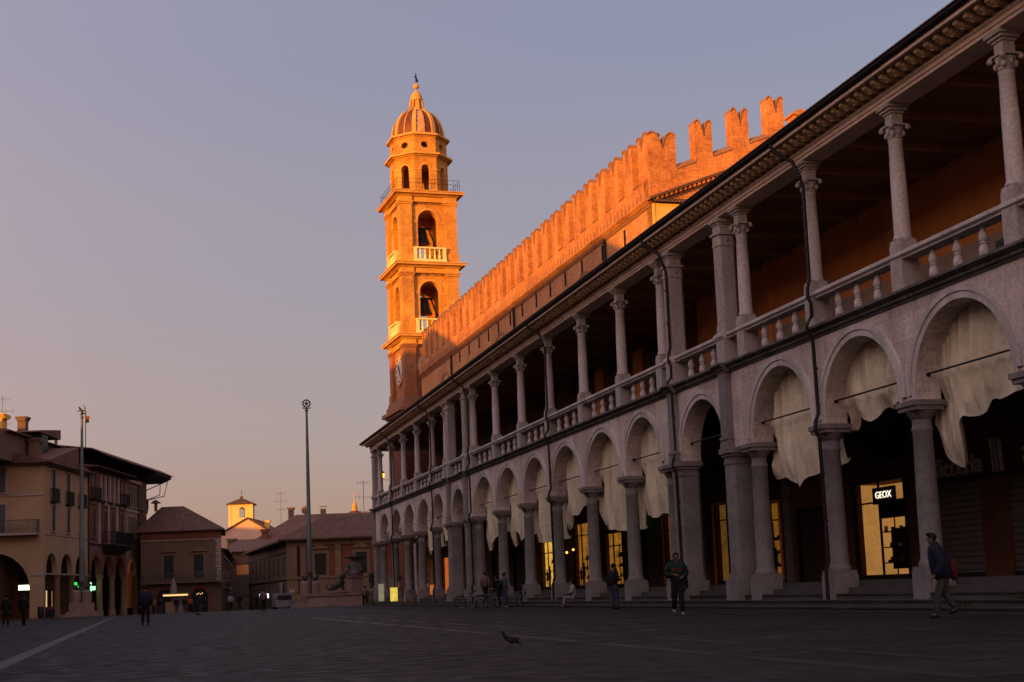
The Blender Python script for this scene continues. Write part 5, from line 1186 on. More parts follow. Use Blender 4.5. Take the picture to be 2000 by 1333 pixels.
# ------------------------------------------------------------------ far side of the square
GA = Vector((-0.6, 160.95, 0)); GH = math.degrees(math.atan2(8.9, -2.4))
FG = Fr(GA, GH, 1)          # u to the right
gbd = thing("grey_brown_palazzo", tuple(GA), "two-storey brown palazzo with hipped roof, pedimented windows and a long balcony, centre left", "building")
m_ = MB(FG); m_.extrude([(0, 0), (9.15, 0), (6.2, -14), (0, -14)], 2, BZ - 1, 8.9); part(m_, "wall", 'brownwall', gbd)
m_ = MB(FG); m_.box(0, 9.15, 0.003, 0.12, 7.9, 8.1); part(m_, "white_cornice", 'stripewhite', gbd)
m_ = MB(FG); m_.box(0, 9.2, 0.003, 0.22, 8.1, 8.9)
part(m_, "frieze", 'brickfar', gbd)
m_ = MB(FG); z = -1.0
while z < 2.7: m_.box(0, 9.15, 0.003, 0.06, z, z + 0.27); z += 0.32
part(m_, "rusticated_base", 'brownwall', gbd)
m_ = MB(FG)
for k in range(14): z = 2.9 + k * 0.36; m_.box(8.55 if k % 2 else 8.7, 9.18, 0.003, 0.09, z, z + 0.3)
part(m_, "quoins", 'stripewhite', gbd)
m_ = MB(FG)
m_.v = []; e0, e1, ew, ez = -0.6, 9.75, 0.7, 9.05
m_.add([(e0, ew, ez), (e1, ew, ez), (e1 - 3.1, -14.5, ez), (e0, -14.5, ez), (1.0, -5.5, 12.2), (3.6, -5.5, 12.2), (e0, ew, ez - .12), (e1, ew, ez - .12), (e1 - 3.1, -14.5, ez - .12), (e0, -14.5, ez - .12)], [(0, 1, 5, 4), (1, 2, 5), (2, 3, 4, 5), (3, 0, 4), (0, 1, 7, 6), (1, 2, 8, 7), (3, 0, 6, 9), (6, 7, 8, 9)])
part(m_, "hipped_roof", 'rooftile', gbd)
for u, pd in ((3.2, 'seg'), (6.6, 'tri')):
    window(gbd, FG, u, 1.15, 2.6, 3.65, 'shutter', 'tanstone', sill=False, ped=pd, fw=0.2)
railing(gbd, FG, 0.2, 10.2, 0.06, 1.0, 3.25, 1.0, 'shuttergrey', slab='brownwall')
for u in (2.8, 6.7):
    m_ = MB(FG); pts = [(u - 0.95, BZ), (u + 0.95, BZ)] + [(u + 0.95 * math.cos(math.pi * i / 12), 1.5 + 0.95 * math.sin(math.pi * i / 12)) for i in range(13)]
    m_.extrude(pts, 1, 0.061, 0.09); d_ = part(m_, "arched_doorway", 'dark', gbd)
    m_ = MB(FG); archring(m_, u, 0.95, 1.3, 1.5, 0.061, 0.14, 14, 2.3); part(m_, "door_surround", 'brickfar', d_)
    if u > 5:
        for k in range(4): m_ = MB(FG); m_.ball((u - 0.3 + 0.2 * k, 0.15, 1.75 + 0.1 * (k % 2)), 0.06, n=6, m=5); part(m_, "door_light", 'kiosklight', d_)
m_ = MB(FG); m_.box(0.55, 0.85, -4.2, -3.9, 11.6, 12.7); m_.extrude([(0.2, 12.55), (1.25, 12.55), (0.72, 12.95)], 1, -4.6, -3.5)
single(m_, "chimney", 'brownwall', tuple(FG(0.7, -4, 11.6)), "small roofed chimney on the ridge of the hipped brown roof", "chimney", "chimneys on the roofs")
# street houses behind
sh = thing("low_grey_house", (9.2, 176, 0), "low grey house with long shutters down the side street, left side", "building")
FS = Fr((8.9, 166, 0), 4.5, 1)
m_ = MB(FS); m_.box(0, 40, -7, 0, BZ - 1, 6.9); part(m_, "wall", 'brownwall', sh)
m_ = MB(FS); m_.extrude([(-7.2, 8.6), (0.6, 7.0), (0.6, 6.88), (-7.2, 6.88)], 0, -0.3, 40.3); part(m_, "tiled_roof", 'rooftile', sh)
m_ = MB(FS); m_.box(0, 40, 0.003, 0.15, 6.0, 6.15); m_.box(0, 40, 0.003, 0.15, 2.4, 2.55); part(m_, "stone_band", 'stripewhite', sh)
for k in range(9): window(sh, FS, 2 + k * 4, 1.3, 2.4, 3.0, 'shuttergrey', 'brownwall')
oh = thing("orange_shuttered_house", (12.5, 205, 0), "orange and brown house with tall grey shutters down the side street", "building")
OA = Vector((11.75, 205.8, 0)); FO = Fr(OA, GH, 1)
m_ = MB(FO); m_.box(0, 6.4, -20, 0, BZ - 1, 7.9); part(m_, "wall", 'brownwall', oh)
m_ = MB(FO); m_.box(1.2, 6.2, 0.003, 0.05, 4.6, 6.0); part(m_, "orange_panel", 'plaster', oh)
m_ = MB(FO); m_.extrude([(-10, 10.2), (-0.2, 8.3), (0.8, 8.05), (0.8, 7.9), (-10, 7.9)], 0, -0.6, 6.5); part(m_, "tiled_roof", 'rooftileY', oh)
for u in (1.4, 2.6, 3.8): window(oh, FO, u, 0.7, 2.6, 1.7, 'shuttergrey', 'brownwall')
for u in (1.6, 3.4): window(oh, FO, u, 0.9, 1.1, 6.3, 'pinkwall', 'brownwall')
bd = thing("brick_pilastered_building", (15.0, 151.8, 0), "two-storey red brick building with tan stone pilasters and tiled roof, behind the fountain", "building")
FBd = Fr((15.0, 151.8, 0), math.degrees(math.atan2(9.7, -2.65)), 1); FBs = Fr((15.0, 151.8, 0), -1.6, -1)
m_ = MB(FBd); m_.box(0, 22, -12, 0, BZ - 1, 7.1); part(m_, "wall", 'brickfar', bd)
m_ = MB(FBs); m_.box(0.02, 42, -10, 0.02, BZ - 1, 7.1); part(m_, "side_wall", 'brownwall', bd)
m_ = MB(FBd)
for u0, u1 in ((0, 1.1), (1.5, 2.1), (5.3, 6.0), (11.6, 12.3), (15.5, 16.2)): m_.box(u0, u1, 0.003, 0.16, 3.2, 6.6)
m_.box(0, 22, 0.003, 0.20, 6.6, 7.1); m_.box(0, 22, 0.003, 0.25, 2.95, 3.2)
part(m_, "stone_pilasters", 'tanstone', bd)
m_ = MB(FBd); m_.box(0, 22, 0.003, 0.14, BZ - 1, 2.95); part(m_, "stone_base", 'tanstone', bd)
m_ = MB(FBd)
k = 0.1
while k < 22: m_.box(k, k + 0.16, 0.2, 0.5, 6.95, 7.1); k += 0.36
m_.box(-0.3, 22, 0.2, 0.62, 7.1, 7.3); part(m_, "eave_cornice", 'tanstone', bd)
m_ = MB(FBd)
m_.add([(-0.8, 0.9, 7.35), (22, 0.9, 7.35), (22, -6, 10.2), (3.6, -6, 10.2), (-0.8, -30, 8.2), (3.6, -30, 10.2), (-0.8, 0.9, 7.2), (22, 0.9, 7.2), (-0.8, -30, 7.2)], [(0, 1, 2, 3), (0, 3, 5, 4), (0, 1, 7, 6), (0, 4, 8, 6)]); m_.box(0, 22, -12, -0.2, 7.1, 7.19)
part(m_, "tiled_roof", 'rooftile', bd)
for u in (3.7, 8.2, 13.9):
    window(bd, FBd, u, 1.25, 2.35, 3.3, 'dark', 'tanstone', slats=False, ped='tri', fw=0.35)
for k in range(8):
    window(bd, FBs, 2.5 + k * 4.8, 1.2, 2.2, 3.3, 'shutter', 'tanstone', wd=0.02)
m_ = MB(FBs); m_.box(0, 42, 0.02, 0.9, 7.1, 7.3); m_.box(0, 42, 0.021, 0.16, 2.95, 3.2); m_.box(0, 42, 0.021, 0.12, 5.95, 6.1); part(m_, "side_cornice", 'tanstone', bd)
m_ = MB(FBd); m_.tube([(1.3, 0.1, 7.1), (1.3, 0.1, -1)], 0.08, 8); part(m_, "downpipe", 'pipe', bd)
for u, m in ((-0.3, 'stripewhite'), (0.55, 'whitesign')):
    pass
pq = MB(FBd); pq.box(0.2, 0.85, 0.163, 0.2, 1.5, 1.85); single(pq, "wall_plaque", 'stripewhite', tuple(FBd(0.5, 0.18, 1.5)), "small pale plaque on the stone base of the brick building's corner", "sign")
pq = MB(FBs); pq.box(3.0, 5.6, 0.17, 0.2, 1.3, 2.7); single(pq, "notice_board", 'stripewhite', tuple(FBs(4, 0.18, 1.3)), "pale square notice board on the side wall of the brick building", "sign")
# screens glowing in the street
for k, (u, lab) in enumerate(((22, "left one of two small white glowing screens at head height in the side street"), (15, "right one of two small white glowing screens at head height in the side street"))):
    t = thing("glowing_screen", tuple(FBs(u, 0.6, 1.2)), lab, "screen", "small screens in the side street")
    m_ = MB(FBs); m_.box(u, u + 0.08, 0.35, 0.72, 1.0, 1.55); part(m_, "lit_face", 'screen', t)
    m_ = MB(FBs); m_.box(u + 0.081, u + 0.16, 0.30, 0.77, 0.95, 1.6); m_.box(u + 0.05, u + 0.12, 0.02, 0.35, 1.2, 1.3); part(m_, "casing", 'iron', t)
# brown-roofed house behind the brick building with dish and chimneys
rh = thing("brown_roofed_house", (17, 215, 0), "brown roofed house with chimneys rising between the gable and the brick building", "building")
RA = Vector((15.8, 213.0, 0)); FR_ = Fr(RA, GH, 1)
m_ = MB(FR_); m_.box(0, 20, -14, 0, BZ, 8.4); part(m_, "wall", 'brownwall', rh)
m_ = MB(FR_); m_.add([(-2.2, 0.8, 8.5), (20, 0.8, 8.5), (20, -9, 14.1), (5.4, -9, 14.1), (-2.2, -17, 8.5), (20, -17, 8.5), (-2.2, 0.8, 8.35), (20, 0.8, 8.35)], [(0, 1, 2, 3), (0, 3, 4), (2, 5, 4, 3), (0, 1, 7, 6)]); part(m_, "tiled_roof", 'rooftileY', rh)
chimney(FR_, 4.6, -9, 12.8, 14.9, 0.8, "flared chimney left of the satellite dish on the brown roof")
chimney(FR_, 1.6, -2.0, 8.6, 11.2, 0.9, "low flared chimney near the eave of the brown roof", 'brickfar')
chimney(FR_, 9.8, -8.8, 13.0, 14.9, 0.8, "broad plain chimney right of the satellite dish on the brown roof", flare=False)
ds = thing("satellite_dish", tuple(FR_(7.0, -9, 14)), "round satellite dish on the brown roof ridge", "satellite dish")
m_ = MB(FR_); m_.ball((7.0, -8.8, 14.8), 0.7, 0.14, 0.7, 16, 8); part(m_, "dish", 'brownwall', ds, sm=True); m_ = MB(FR_); m_.tube([(7.0, -9, 13.6), (7.0, -9, 14.8)], 0.05, 6); part(m_, "dish_mast", 'iron', ds)
# pale gable house, half sunlit, and the bell tower behind it
gh_ = thing("pale_gabled_house", (20, 296, 0), "pale gabled house whose top is lit orange, below the bell tower", "building")
FGh = Fr((12.0, 298.5, 0), GH, 1)
m_ = MB(FGh); m_.extrude([(0, BZ), (16.5, BZ), (16.5, 13.6), (9.4, 18.0), (0, 13.0)], 1, -18, 0); part(m_, "gable_wall", 'palegable', gh_)
m_ = MB(FGh); m_.extrude([(-0.5, 12.85), (9.4, 18.1), (17.2, 13.3), (17.2, 13.55), (9.4, 18.4), (-0.5, 13.1)], 1, -18.4, 0.4); part(m_, "gable_roof", 'rooftile', gh_)
m_ = MB(FGh); m_.box(3.0, 4.4, 0.003, 0.1, 6.2, 7.4); part(m_, "gable_window", 'dark', gh_)
chimney(FGh, 6.2, 1.5, 8.5, 13.4, 1.5, "broad dark chimney in front of the half-lit pale gable", 'brownwall')
chimney(FGh, 13.0, -3, 15.5, 17.2, 1.0, "little orange lit chimney at the right foot of the bell tower", 'yellowwall')
chimney(FGh, 1.4, -2.5, 13.5, 15.2, 1.1, "stepped orange lit chimney at the left foot of the bell tower", 'yellowwall')
bt_ = thing("small_bell_tower", (21, 308, 0), "small square yellow bell tower glowing in the sun above the far roofs", "bell tower")
FT = Fr((17.7, 306.5, 0), GH - 6, 1)
m_ = MB(FT)
for (a, b, c, d) in ((0, 5.2, -0.5, 0),):
    archwall(m_, [(2.9, 0.62, 20.6, 18.9)], 0, 5.2, 8, 22.0, -0.5, 0.0, 12)
m_.box(0, 0.5, -5, -0.5, 8, 22.0); m_.box(4.7, 5.2, -5, -0.5, 8, 22.0); archwall(m_, [(2.3, 0.62, 20.6, 18.9)], 0, 5.2, 8, 22.0, -5.2, -5.0, 12)
part(m_, "tower_wall", 'belltower', bt_)
m_ = MB(FT); m_.box(-0.06, 0.5, 0.003, 0.08, 8, 22.0); m_.box(4.7, 5.26, 0.003, 0.08, 8, 22.0); part(m_, "corner_strips", 'belltower', bt_)
m_ = MB(FT); m_.add([(-0.5, 0.5, 22.0), (5.7, 0.5, 22.0), (5.7, -5.7, 22.0), (-0.5, -5.7, 22.0), (2.6, -2.6, 23.5), (-0.5, 0.5, 21.85), (5.7, 0.5, 21.85), (5.7, -5.7, 21.85), (-0.5, -5.7, 21.85)], [(0, 1, 4), (1, 2, 4), (2, 3, 4), (3, 0, 4), (0, 1, 6, 5), (1, 2, 7, 6), (3, 0, 5, 8), (5, 6, 7, 8), (2, 3, 8, 7)]); m_.ball((2.6, -2.6, 23.6), 0.32, n=8, m=6); part(m_, "tower_roof", 'rooftile', bt_)
m_ = MB(FT); m_.tube([(2.6, -2.6, 23.8), (2.6, -2.6, 25.2)], 0.04, 5); m_.tube([(2.3, -2.6, 24.8), (2.9, -2.6, 24.8)], 0.04, 5); part(m_, "tower_cross", 'iron', bt_)
dm = thing("small_red_dome", (44.6, 299, 0), "top of a small orange-red dome above the brick building's roof", "dome")
m_ = MB(); m_.lathe(44.6, 299, [(2.6, 10), (2.6, 16.6), (2.55, 17.2), (2.2, 18.2), (1.5, 19.0), (0.7, 19.4), (0.45, 19.5)], 20); part(m_, "dome_shell", 'domepanel', dm, sm=True)
m_ = MB(); m_.lathe(44.6, 299, [(0.7, 19.4), (0.5, 20.2), (0.6, 20.4), (0.25, 21.2), (0.08, 21.6), (0.08, 23.6)], 10); part(m_, "dome_lantern", 'towers', dm, sm=True)
# antennas
def antenna(p, h, lab, m='shuttergrey', n=5):
    t = thing("roof_antenna", p, lab, "antenna", "television antennas on the roofs")
    f = MB(); x, y, z = p; f.tube([(x, y, z - 1), (x, y, z + h)], 0.035, 6); part(f, "mast", m, t)
    f = MB(); 
    for zz, l in ((h - 0.3, 0.7), (h * 0.62, 1.0), (h * 0.3, 0.8)):
        f.tube([(x - l, y, z + zz), (x + l, y, z + zz)], 0.02, 5)
        for k in range(n): f.tube([(x - l + 2 * l * k / (n - 1), y, z + zz - 0.28), (x - l + 2 * l * k / (n - 1), y, z + zz + 0.28)], 0.012, 4)
    part(f, "antenna_elements", m, t)
a_ = FR_(5.9, -6.5, 15.4); antenna((21.3, 224, 14.0), 4.2, "antenna left of the fine flagpole, above the brown roof")
antenna((24.5, 157, 9.0), 5.2, "tall antenna above the brick building's roof, right of the second flagpole")
antenna((26.6, 158, 9.0), 1.9, "short antenna beside the small red dome")
ap_ = FL(3.0, -5.0, 17.4); antenna(tuple(ap_), 3.9, "thin antenna lit orange on the far left roof", 'polemetal', 4)
wsock = thing("wind_vane_pole", tuple(FL(22.5, -3.0, 17)), "thin roof pole with a small orange and black vane on the left roof", "weather vane")
p_ = FL(22.5, -3.0, 17); m_ = MB(); m_.tube([tuple(p_), tuple(p_ + Vector((0, 0, 5.3)))], 0.06, 6); part(m_, "vane_pole", 'iron', wsock)
m_ = MB(); m_.box(p_.x + 0.05, p_.x + 0.42, p_.y - .05, p_.y + .05, 21.4, 21.75); part(m_, "vane_top", 'orangecloth', wsock); m_ = MB(); m_.box(p_.x, p_.x + 0.36, p_.y - .05, p_.y + .05, 21.0, 21.38); part(m_, "vane_bottom", 'iron', wsock)

# ------------------------------------------------------------------ unseen blocks beside the camera, massed to cast the evening shadows
def shade_block(name, prof, x0, x1, lab, m, axis=0):
    t = thing(name, (x0, prof[0][0], 0), lab, "building")
    f = MB(); f.extrude(prof, 0, min(x0, x1), max(x0, x1)); part(f, "wall", m, t)
    y0 = min(p[0] for p in prof) + 3; y1 = max(p[0] for p in prof) - 2; F = Fr((max(x0, x1), 0, 0), 0, 1)
    u = y0
    while u < y1:
        for z in (5.5, 9.5, 13.0): 
            f = MB(F); f.box(u - 0.6, u + 0.6, 0.003, 0.08, z, z + 2.0); part(f, "window", 'shutter', t)
        u += 5.0
    return t
shade_block("town_hall_shade_block", [(-75, BZ), (28, BZ), (28, 18.6), (-75, 18.6)], -14, -34, "unseen long ochre block standing for the town hall, height set to shade the square", 'creamwall')
shade_block("cathedral_shade_block", [(28.01, BZ), (78, BZ), (78, 24.35), (42.5, 24.35), (28.01, 18.0)], -14.2, -40, "unseen high brick block standing for the cathedral, roofline shaped to shadow the brick hall", 'brickfar')
shade_block("cathedral_front_shade_block", [(78.01, BZ), (101, BZ), (101, 26.0), (97, 26.6), (88, 27.8), (78.01, 24.4)], -14, -46, "tall gabled church front left of the square, beyond the photo's left edge", 'brickfar')
shade_block("backstreet_shade_block", [(104, BZ), (175, BZ), (175, 20.3), (104, 20.3)], -34, -72, "unseen brick block added behind the cream corner building to shade the left roofs", 'brickfar')
shade_block("distant_shade_block", [(200, BZ), (300, BZ), (300, 23.2), (200, 23.2)], -60, -82, "unseen distant block added to shade the foot of the pale gable", 'brownwall')

# ------------------------------------------------------------------ flagpoles
def flagpole(x, y, top, lab, orn):
    z0 = gz(x, y); t = thing("flagpole", (x, y, z0), lab, "flagpole")
    m_ = MB(); 
    for s_, a, b in ((1.75, z0 - .1, z0 + 0.28), (1.35, z0 + .28, z0 + 0.5), (1.12, z0 + .5, z0 + 1.25), (1.0, z0 + 1.25, z0 + 1.33)): m_.box(x - s_, x + s_, y - s_, y + s_, a, b)
    for sx in (-1, 1):
        for sy in (-1, 1): m_.lathe(x + sx * 0.44, y + sy * 0.44, [(0.42, z0 + 1.33), (0.42, z0 + 2.25), (0.36, z0 + 2.42), (0.2, z0 + 2.5)], 14)
    part(m_, "pedestal", 'pink_granite', t, sm=False)
    m_ = MB(); m_.lathe(x, y, [(0.55, z0 + 2.42), (0.5, z0 + 2.6), (0.3, z0 + 2.75), (0.24, z0 + 3.3), (0.26, z0 + 3.4)], 14)
    for sx in (-1, 1): m_.ball((x + sx * 0.55, y - 0.3, z0 + 2.75), 0.22, 0.2, 0.26, 8, 6); m_.ball((x + sx * 0.75, y - 0.3, z0 + 2.95), 0.12, n=8, m=5)
    part(m_, "bronze_base", 'verdigris', t, sm=True)
    m_ = MB(); m_.lathe(x, y, [(0.27, z0 + 3.3), (0.25, z0 + 5), (0.24, z0 + 7.8), (0.20, z0 + 7.9), (0.17, z0 + 12), (0.11, top - 0.9), (0.10, top - 0.7), (0.17, top - 0.6), (0.17, top - 0.5), (0.08, top - 0.35)], 14); part(m_, "pole", 'polemetal', t, sm=True)
    m_ = MB()
    if orn == 'star':
        zc = top + 0.12; seg = 24
        pts = [(x + 0.33 * math.sin(2 * math.pi * i / seg), y, zc + 0.33 * math.cos(2 * math.pi * i / seg)) for i in range(seg + 1)]
        m_.tube(pts, 0.055, 6)
        for i in range(12):
            a = 2 * math.pi * i / 12; m_.ball((x + 0.36 * math.sin(a), y, zc + 0.36 * math.cos(a)), 0.09, 0.07, 0.07, 6, 5)
        st_ = []
        for i in range(10):
            a = math.pi * i / 5; r_ = 0.32 if i % 2 == 0 else 0.12; st_.append((x + r_ * math.sin(a), zc + r_ * math.cos(a)))
        c = (x, zc)
        for i in range(10): m_.extrude([c, st_[i], st_[(i + 1) % 10]], 1, y - 0.03, y + 0.03)
        m_.tube([(x - 0.4, y, zc - 0.38), (x - 0.25, y, zc - 0.46), (x, y, zc - 0.47), (x + 0.25, y, zc - 0.46), (x + 0.4, y, zc - 0.38)], 0.05, 6)
        m_.ball((x, y, zc - 0.5), 0.12, 0.1, 0.15, 8, 6)
        part(m_, "star_wreath", 'verdigris', t)
    else:
        z = top
        m_.tube([(x - 0.02, y, z - 0.4), (x + 0.02, y, z - 0.15), (x + 0.02, y, z), (x - 0.1, y, z + 0.18), (x - 0.2, y, z + 0.33)], [0.05, 0.12, 0.13, 0.12, 0.09], 8)
        m_.ball((x - 0.24, y, z + 0.38), 0.1, 0.08, 0.09, 8, 6)
        m_.tube([(x - 0.12, y, z + 0.15), (x - 0.3, y, z + 0.06), (x - 0.42, y, z - 0.05)], [0.05, 0.04, 0.03], 6)
        m_.tube([(x, y, z), (x + 0.2, y, z + 0.12), (x + 0.3, y, z + 0.22), (x + 0.28, y, z + 0.45), (x + 0.14, y, z + 0.62)], [0.07, 0.06, 0.06, 0.05, 0.02], 6)
        m_.tube([(x + 0.2, y, z + 0.12), (x + 0.4, y, z + 0.04)], [0.05, 0.03], 6)
        m_.tube([(x, y, z - 0.15), (x + 0.25, y, z - 0.2), (x + 0.4, y, z - 0.22)], [0.09, 0.06, 0.03], 6)
        m_.tube([(x, y, z - 0.2), (x - 0.2, y, z - 0.3)], [0.06, 0.03], 6)
        part(m_, "rampant_lion_figure", 'verdigris', t)
    return t
flagpole(-5.86, 134.9, 19.4, "left flagpole with rampant lion finial, standing before the left arcade", 'lion')
flagpole(14.9, 129.3, 19.2, "central flagpole with star-in-wreath finial on pale pink pedestal", 'star')

# ------------------------------------------------------------------ fountain
FX0, FY0 = 19.0, 128.2
fo = thing("baroque_fountain", (FX0, FY0, 0), "baroque stone fountain with bronze lions and a bowl, beside the palace's far end", "fountain")
zb_ = -0.1
m_ = MB(); m_.lathe(FX0, FY0, [(5.6, zb_ - .2), (5.6, 0.12), (5.2, 0.12), (5.2, 0.3), (4.8, 0.3), (4.75, 0.95), (4.9, 1.0), (4.9, 1.14), (4.5, 1.14), (4.5, 0.8)], 10, 0.3); part(m_, "basin", 'pink_granite', fo)
m_ = MB(); m_.lathe(FX0, FY0, [(1.3, 0.8), (1.2, 1.3), (0.85, 1.35), (0.78, 2.5), (0.95, 2.6), (0.98, 2.75)], 4, math.pi / 4 + 0.2); part(m_, "pedestal", 'pink_granite', fo)
m_ = MB(); m_.lathe(FX0, FY0, [(0.7, 2.75), (0.8, 3.0), (0.65, 3.4), (0.75, 3.8), (0.5, 4.0), (0.3, 4.15), (0.35, 4.3), (0.8, 4.42), (1.05, 4.55), (1.05, 4.63), (0.7, 4.6)], 16)
for k in range(4):
    a = k * math.pi / 2 + 0.5; m_.tube([(FX0 + 0.75 * math.cos(a), FY0 + 0.75 * math.sin(a), 2.9), (FX0 + 1.05 * math.cos(a), FY0 + 1.05 * math.sin(a), 3.25), (FX0 + 0.8 * math.cos(a), FY0 + 0.8 * math.sin(a), 3.7), (FX0 + 1.0 * math.cos(a), FY0 + 1.0 * math.sin(a), 3.9)], [0.12, 0.15, 0.12, 0.06], 8)
part(m_, "carved_shaft_and_bowl", 'blackened', fo, sm=True)
for sx in (-1, 1):
    lx, ly = FX0 + sx * 1.75, FY0 - 1.2
    m_ = MB(); m_.ball((lx, ly, 1.25), 0.95, 0.7, 0.3, 12, 6); part(m_, "rock_base", 'tanstone', fo, sm=True)
    m_ = MB(); m_.tube([(lx + sx * 0.75, ly, 1.5), (lx + sx * 0.55, ly, 1.75), (lx, ly, 2.0), (lx - sx * 0.35, ly, 2.35), (lx - sx * 0.4, ly - 0.1, 2.7)], [0.22, 0.34, 0.32, 0.36, 0.24], 10)
    m_.ball((lx - sx * 0.38, ly - 0.15, 2.75), 0.3, 0.3, 0.3, 10, 7)
    for d in (-0.18, 0.18): m_.tube([(lx - sx * 0.35, ly + d, 2.1), (lx - sx * 0.45, ly + d, 1.4)], [0.15, 0.1], 7); m_.tube([(lx + sx * 0.5, ly + d, 1.7), (lx + sx * 0.2, ly + d, 1.4)], [0.17, 0.1], 7)
    m_.tube([(lx + sx * 0.8, ly, 1.5), (lx + sx * 1.1, ly, 1.6), (lx + sx * 1.15, ly, 2.0)], [0.08, 0.06, 0.07], 6)
    part(m_, "bronze_lion", 'verdigris', fo, sm=True)

# ------------------------------------------------------------------ people
def skin(name, pts, edges, m, parent, root=0, sub=1):
    """pts: list of (x,y,z,r) or (x,y,z,rx,ry) local to parent"""
    me = bpy.data.meshes.new(name); me.from_pydata([p[:3] for p in pts], edges, []); me.update()
    o = bpy.data.objects.new(name, me); COL.objects.link(o)
    sk = o.modifiers.new("s", 'SKIN'); 
    if not me.skin_vertices: 
        bm = bmesh.new(); bm.from_mesh(me); bm.verts.layers.skin.verify(); bm.to_mesh(me); bm.free()
    for i, p in enumerate(pts):
        sv = me.skin_vertices[0].data[i]; sv.radius = (p[3], p[4] if len(p) > 4 else p[3]); sv.use_root = (i == root)
    sk.use_smooth_shade = True
    ss = o.modifiers.new("u", 'SUBSURF'); ss.levels = sub; ss.render_levels = sub
    dg = bpy.context.evaluated_depsgraph_get(); nm = bpy.data.meshes.new_from_object(o.evaluated_get(dg))
    bpy.data.objects.remove(o); nm.name = name; nm.materials.clear(); nm.materials.append(MT[m])
    q = bpy.data.objects.new(name, nm); COL.objects.link(q); q.parent = parent
    return q
def person(x, y, z, face, lab, top='blackcloth', legs='blackcloth', shoes='blackcloth', H=1.75, stride=0.0, arms=None, sit=False, lean=0.0, hair='hair', cap=False, hood=False, coat=0.0, group=None, legsep=0.09, headturn=0.0, stride_knee=0.06, bulk=1.0):
    """face: heading in degrees from +Y towards +X that the person looks along"""
    t = thing("person", (x, y, z), lab, "person", group, -R(face))
    k = H / 1.75
    hz = 0.48 if sit else 0.90
    def sp(p): return (p[0] * k, p[1] * k, p[2] * k, *[r * k for r in p[3:]])
    L_ = lean
    hip = (0, 0, hz); ch = (0, L_ * 0.35, hz + 0.42); ne = (0, L_ * 0.55, hz + 0.575)
    if sit: kn = [(-0.10, 0.42, 0.50), (0.10, 0.42, 0.50)]; an = [(-0.11, 0.52, 0.08), (0.11, 0.50, 0.08)]
    else:
        s = stride
        kn = [(-legsep, s * 0.42 + stride_knee, 0.49), (legsep, -s * 0.30 + stride_knee, 0.49)]
        an = [(-legsep - 0.01, s, 0.085), (legsep + 0.01, -s, 0.085 + (0.10 if s > 0.15 else 0))]
    if arms is None: arms = [((-0.25, L_ * 0.3 - 0.03, hz + 0.20), (-0.25, L_ * 0.3 + 0.06, hz - 0.06)), ((0.25, L_ * 0.3 - 0.03, hz + 0.20), (0.25, L_ * 0.3 + 0.06, hz - 0.06))]
    else: arms = [tuple(tuple(p) for p in a) for a in arms]
    sh = [(-0.185, L_ * 0.45, hz + 0.50), (0.185, L_ * 0.45, hz + 0.50)]
    hd = (0.0, ne[1] + 0.03, ne[2])
    # one continuous body: torso, head, arms with hands and fingers, legs with feet
    P = [(*hip, 0.14, 0.10), (0, L_ * 0.18, hz + 0.22, 0.13, 0.095), (*ch, 0.15, 0.10), (0, ne[1], ne[2], 0.055), (hd[0], hd[1], ne[2] + 0.08, 0.062, 0.07), (hd[0], hd[1] + 0.012, ne[2] + 0.16, 0.078, 0.095), (hd[0], hd[1], ne[2] + 0.235, 0.062, 0.075)]
    E_ = [(0, 1), (1, 2), (2, 3), (3, 4), (4, 5), (5, 6)]
    for i in (0, 1):
        s = -1 if i == 0 else 1; n0 = len(P)
        el, wr = Vector(arms[i][0]), Vector(arms[i][1]); d = (wr - el).normalized()
        P += [(*sh[i], 0.058), (*el, 0.042), (*wr, 0.028), (*(wr + d * 0.05), 0.036, 0.018), (*(wr + d * 0.09), 0.034, 0.016)]
        E_ += [(2, n0), (n0, n0 + 1), (n0 + 1, n0 + 2), (n0 + 2, n0 + 3), (n0 + 3, n0 + 4)]
        side = d.cross(Vector((0, 0, 1)));  side = Vector((1, 0, 0)) if side.length < 0.2 else side.normalized()
        nrm = side.cross(d).normalized()
        for q in range(4):
            f0 = wr + d * 0.095 + side * (q - 1.5) * 0.019; ln = (0.062, 0.074, 0.070, 0.055)[q]
            P += [(*(f0 + d * ln * 0.5), 0.008), (*(f0 + d * ln * 0.8 - nrm * 0.018 * s), 0.007)]
            m0 = len(P) - 2; E_ += [(n0 + 4, m0), (m0, m0 + 1)]
        th_ = wr + d * 0.05 + side * 0.045 * -s; P += [(*th_, 0.010), (*(th_ + d * 0.04), 0.008)]; m0 = len(P) - 2; E_ += [(n0 + 3, m0), (m0, m0 + 1)]
        n1 = len(P); a_ = Vector(an[i])
        P += [(s * 0.085, 0.0 if not sit else 0.05, hz - 0.04, 0.085), (*kn[i], 0.055), (*an[i], 0.038), (a_.x, a_.y + 0.11, 0.04 + max(0, a_.z - 0.085) * 0.5, 0.035)]
        E_ += [(0, n1), (n1, n1 + 1), (n1 + 1, n1 + 2), (n1 + 2, n1 + 3)]
    body = skin("body", [sp(p) for p in P], E_, 'skin', t)
    # jacket
    lowz = hz - 0.09 - coat
    J = [(0, L_ * 0.02 - 0.01, lowz, 0.195, 0.165), (0, L_ * 0.18, hz + 0.20, 0.190, 0.160), (*ch, 0.200, 0.155), (0, ne[1] - 0.005, ne[2] - 0.02, 0.085)]
    JE = [(0, 1), (1, 2), (2, 3)]
    for i in (0, 1):
        n0 = len(J); wr = Vector(arms[i][1]); el = Vector(arms[i][0]); wr2 = el + (wr - el) * 0.93
        J += [(*sh[i], 0.095), (*el, 0.078), (*wr2, 0.058)]; JE += [(2, n0), (n0, n0 + 1), (n0 + 1, n0 + 2)]
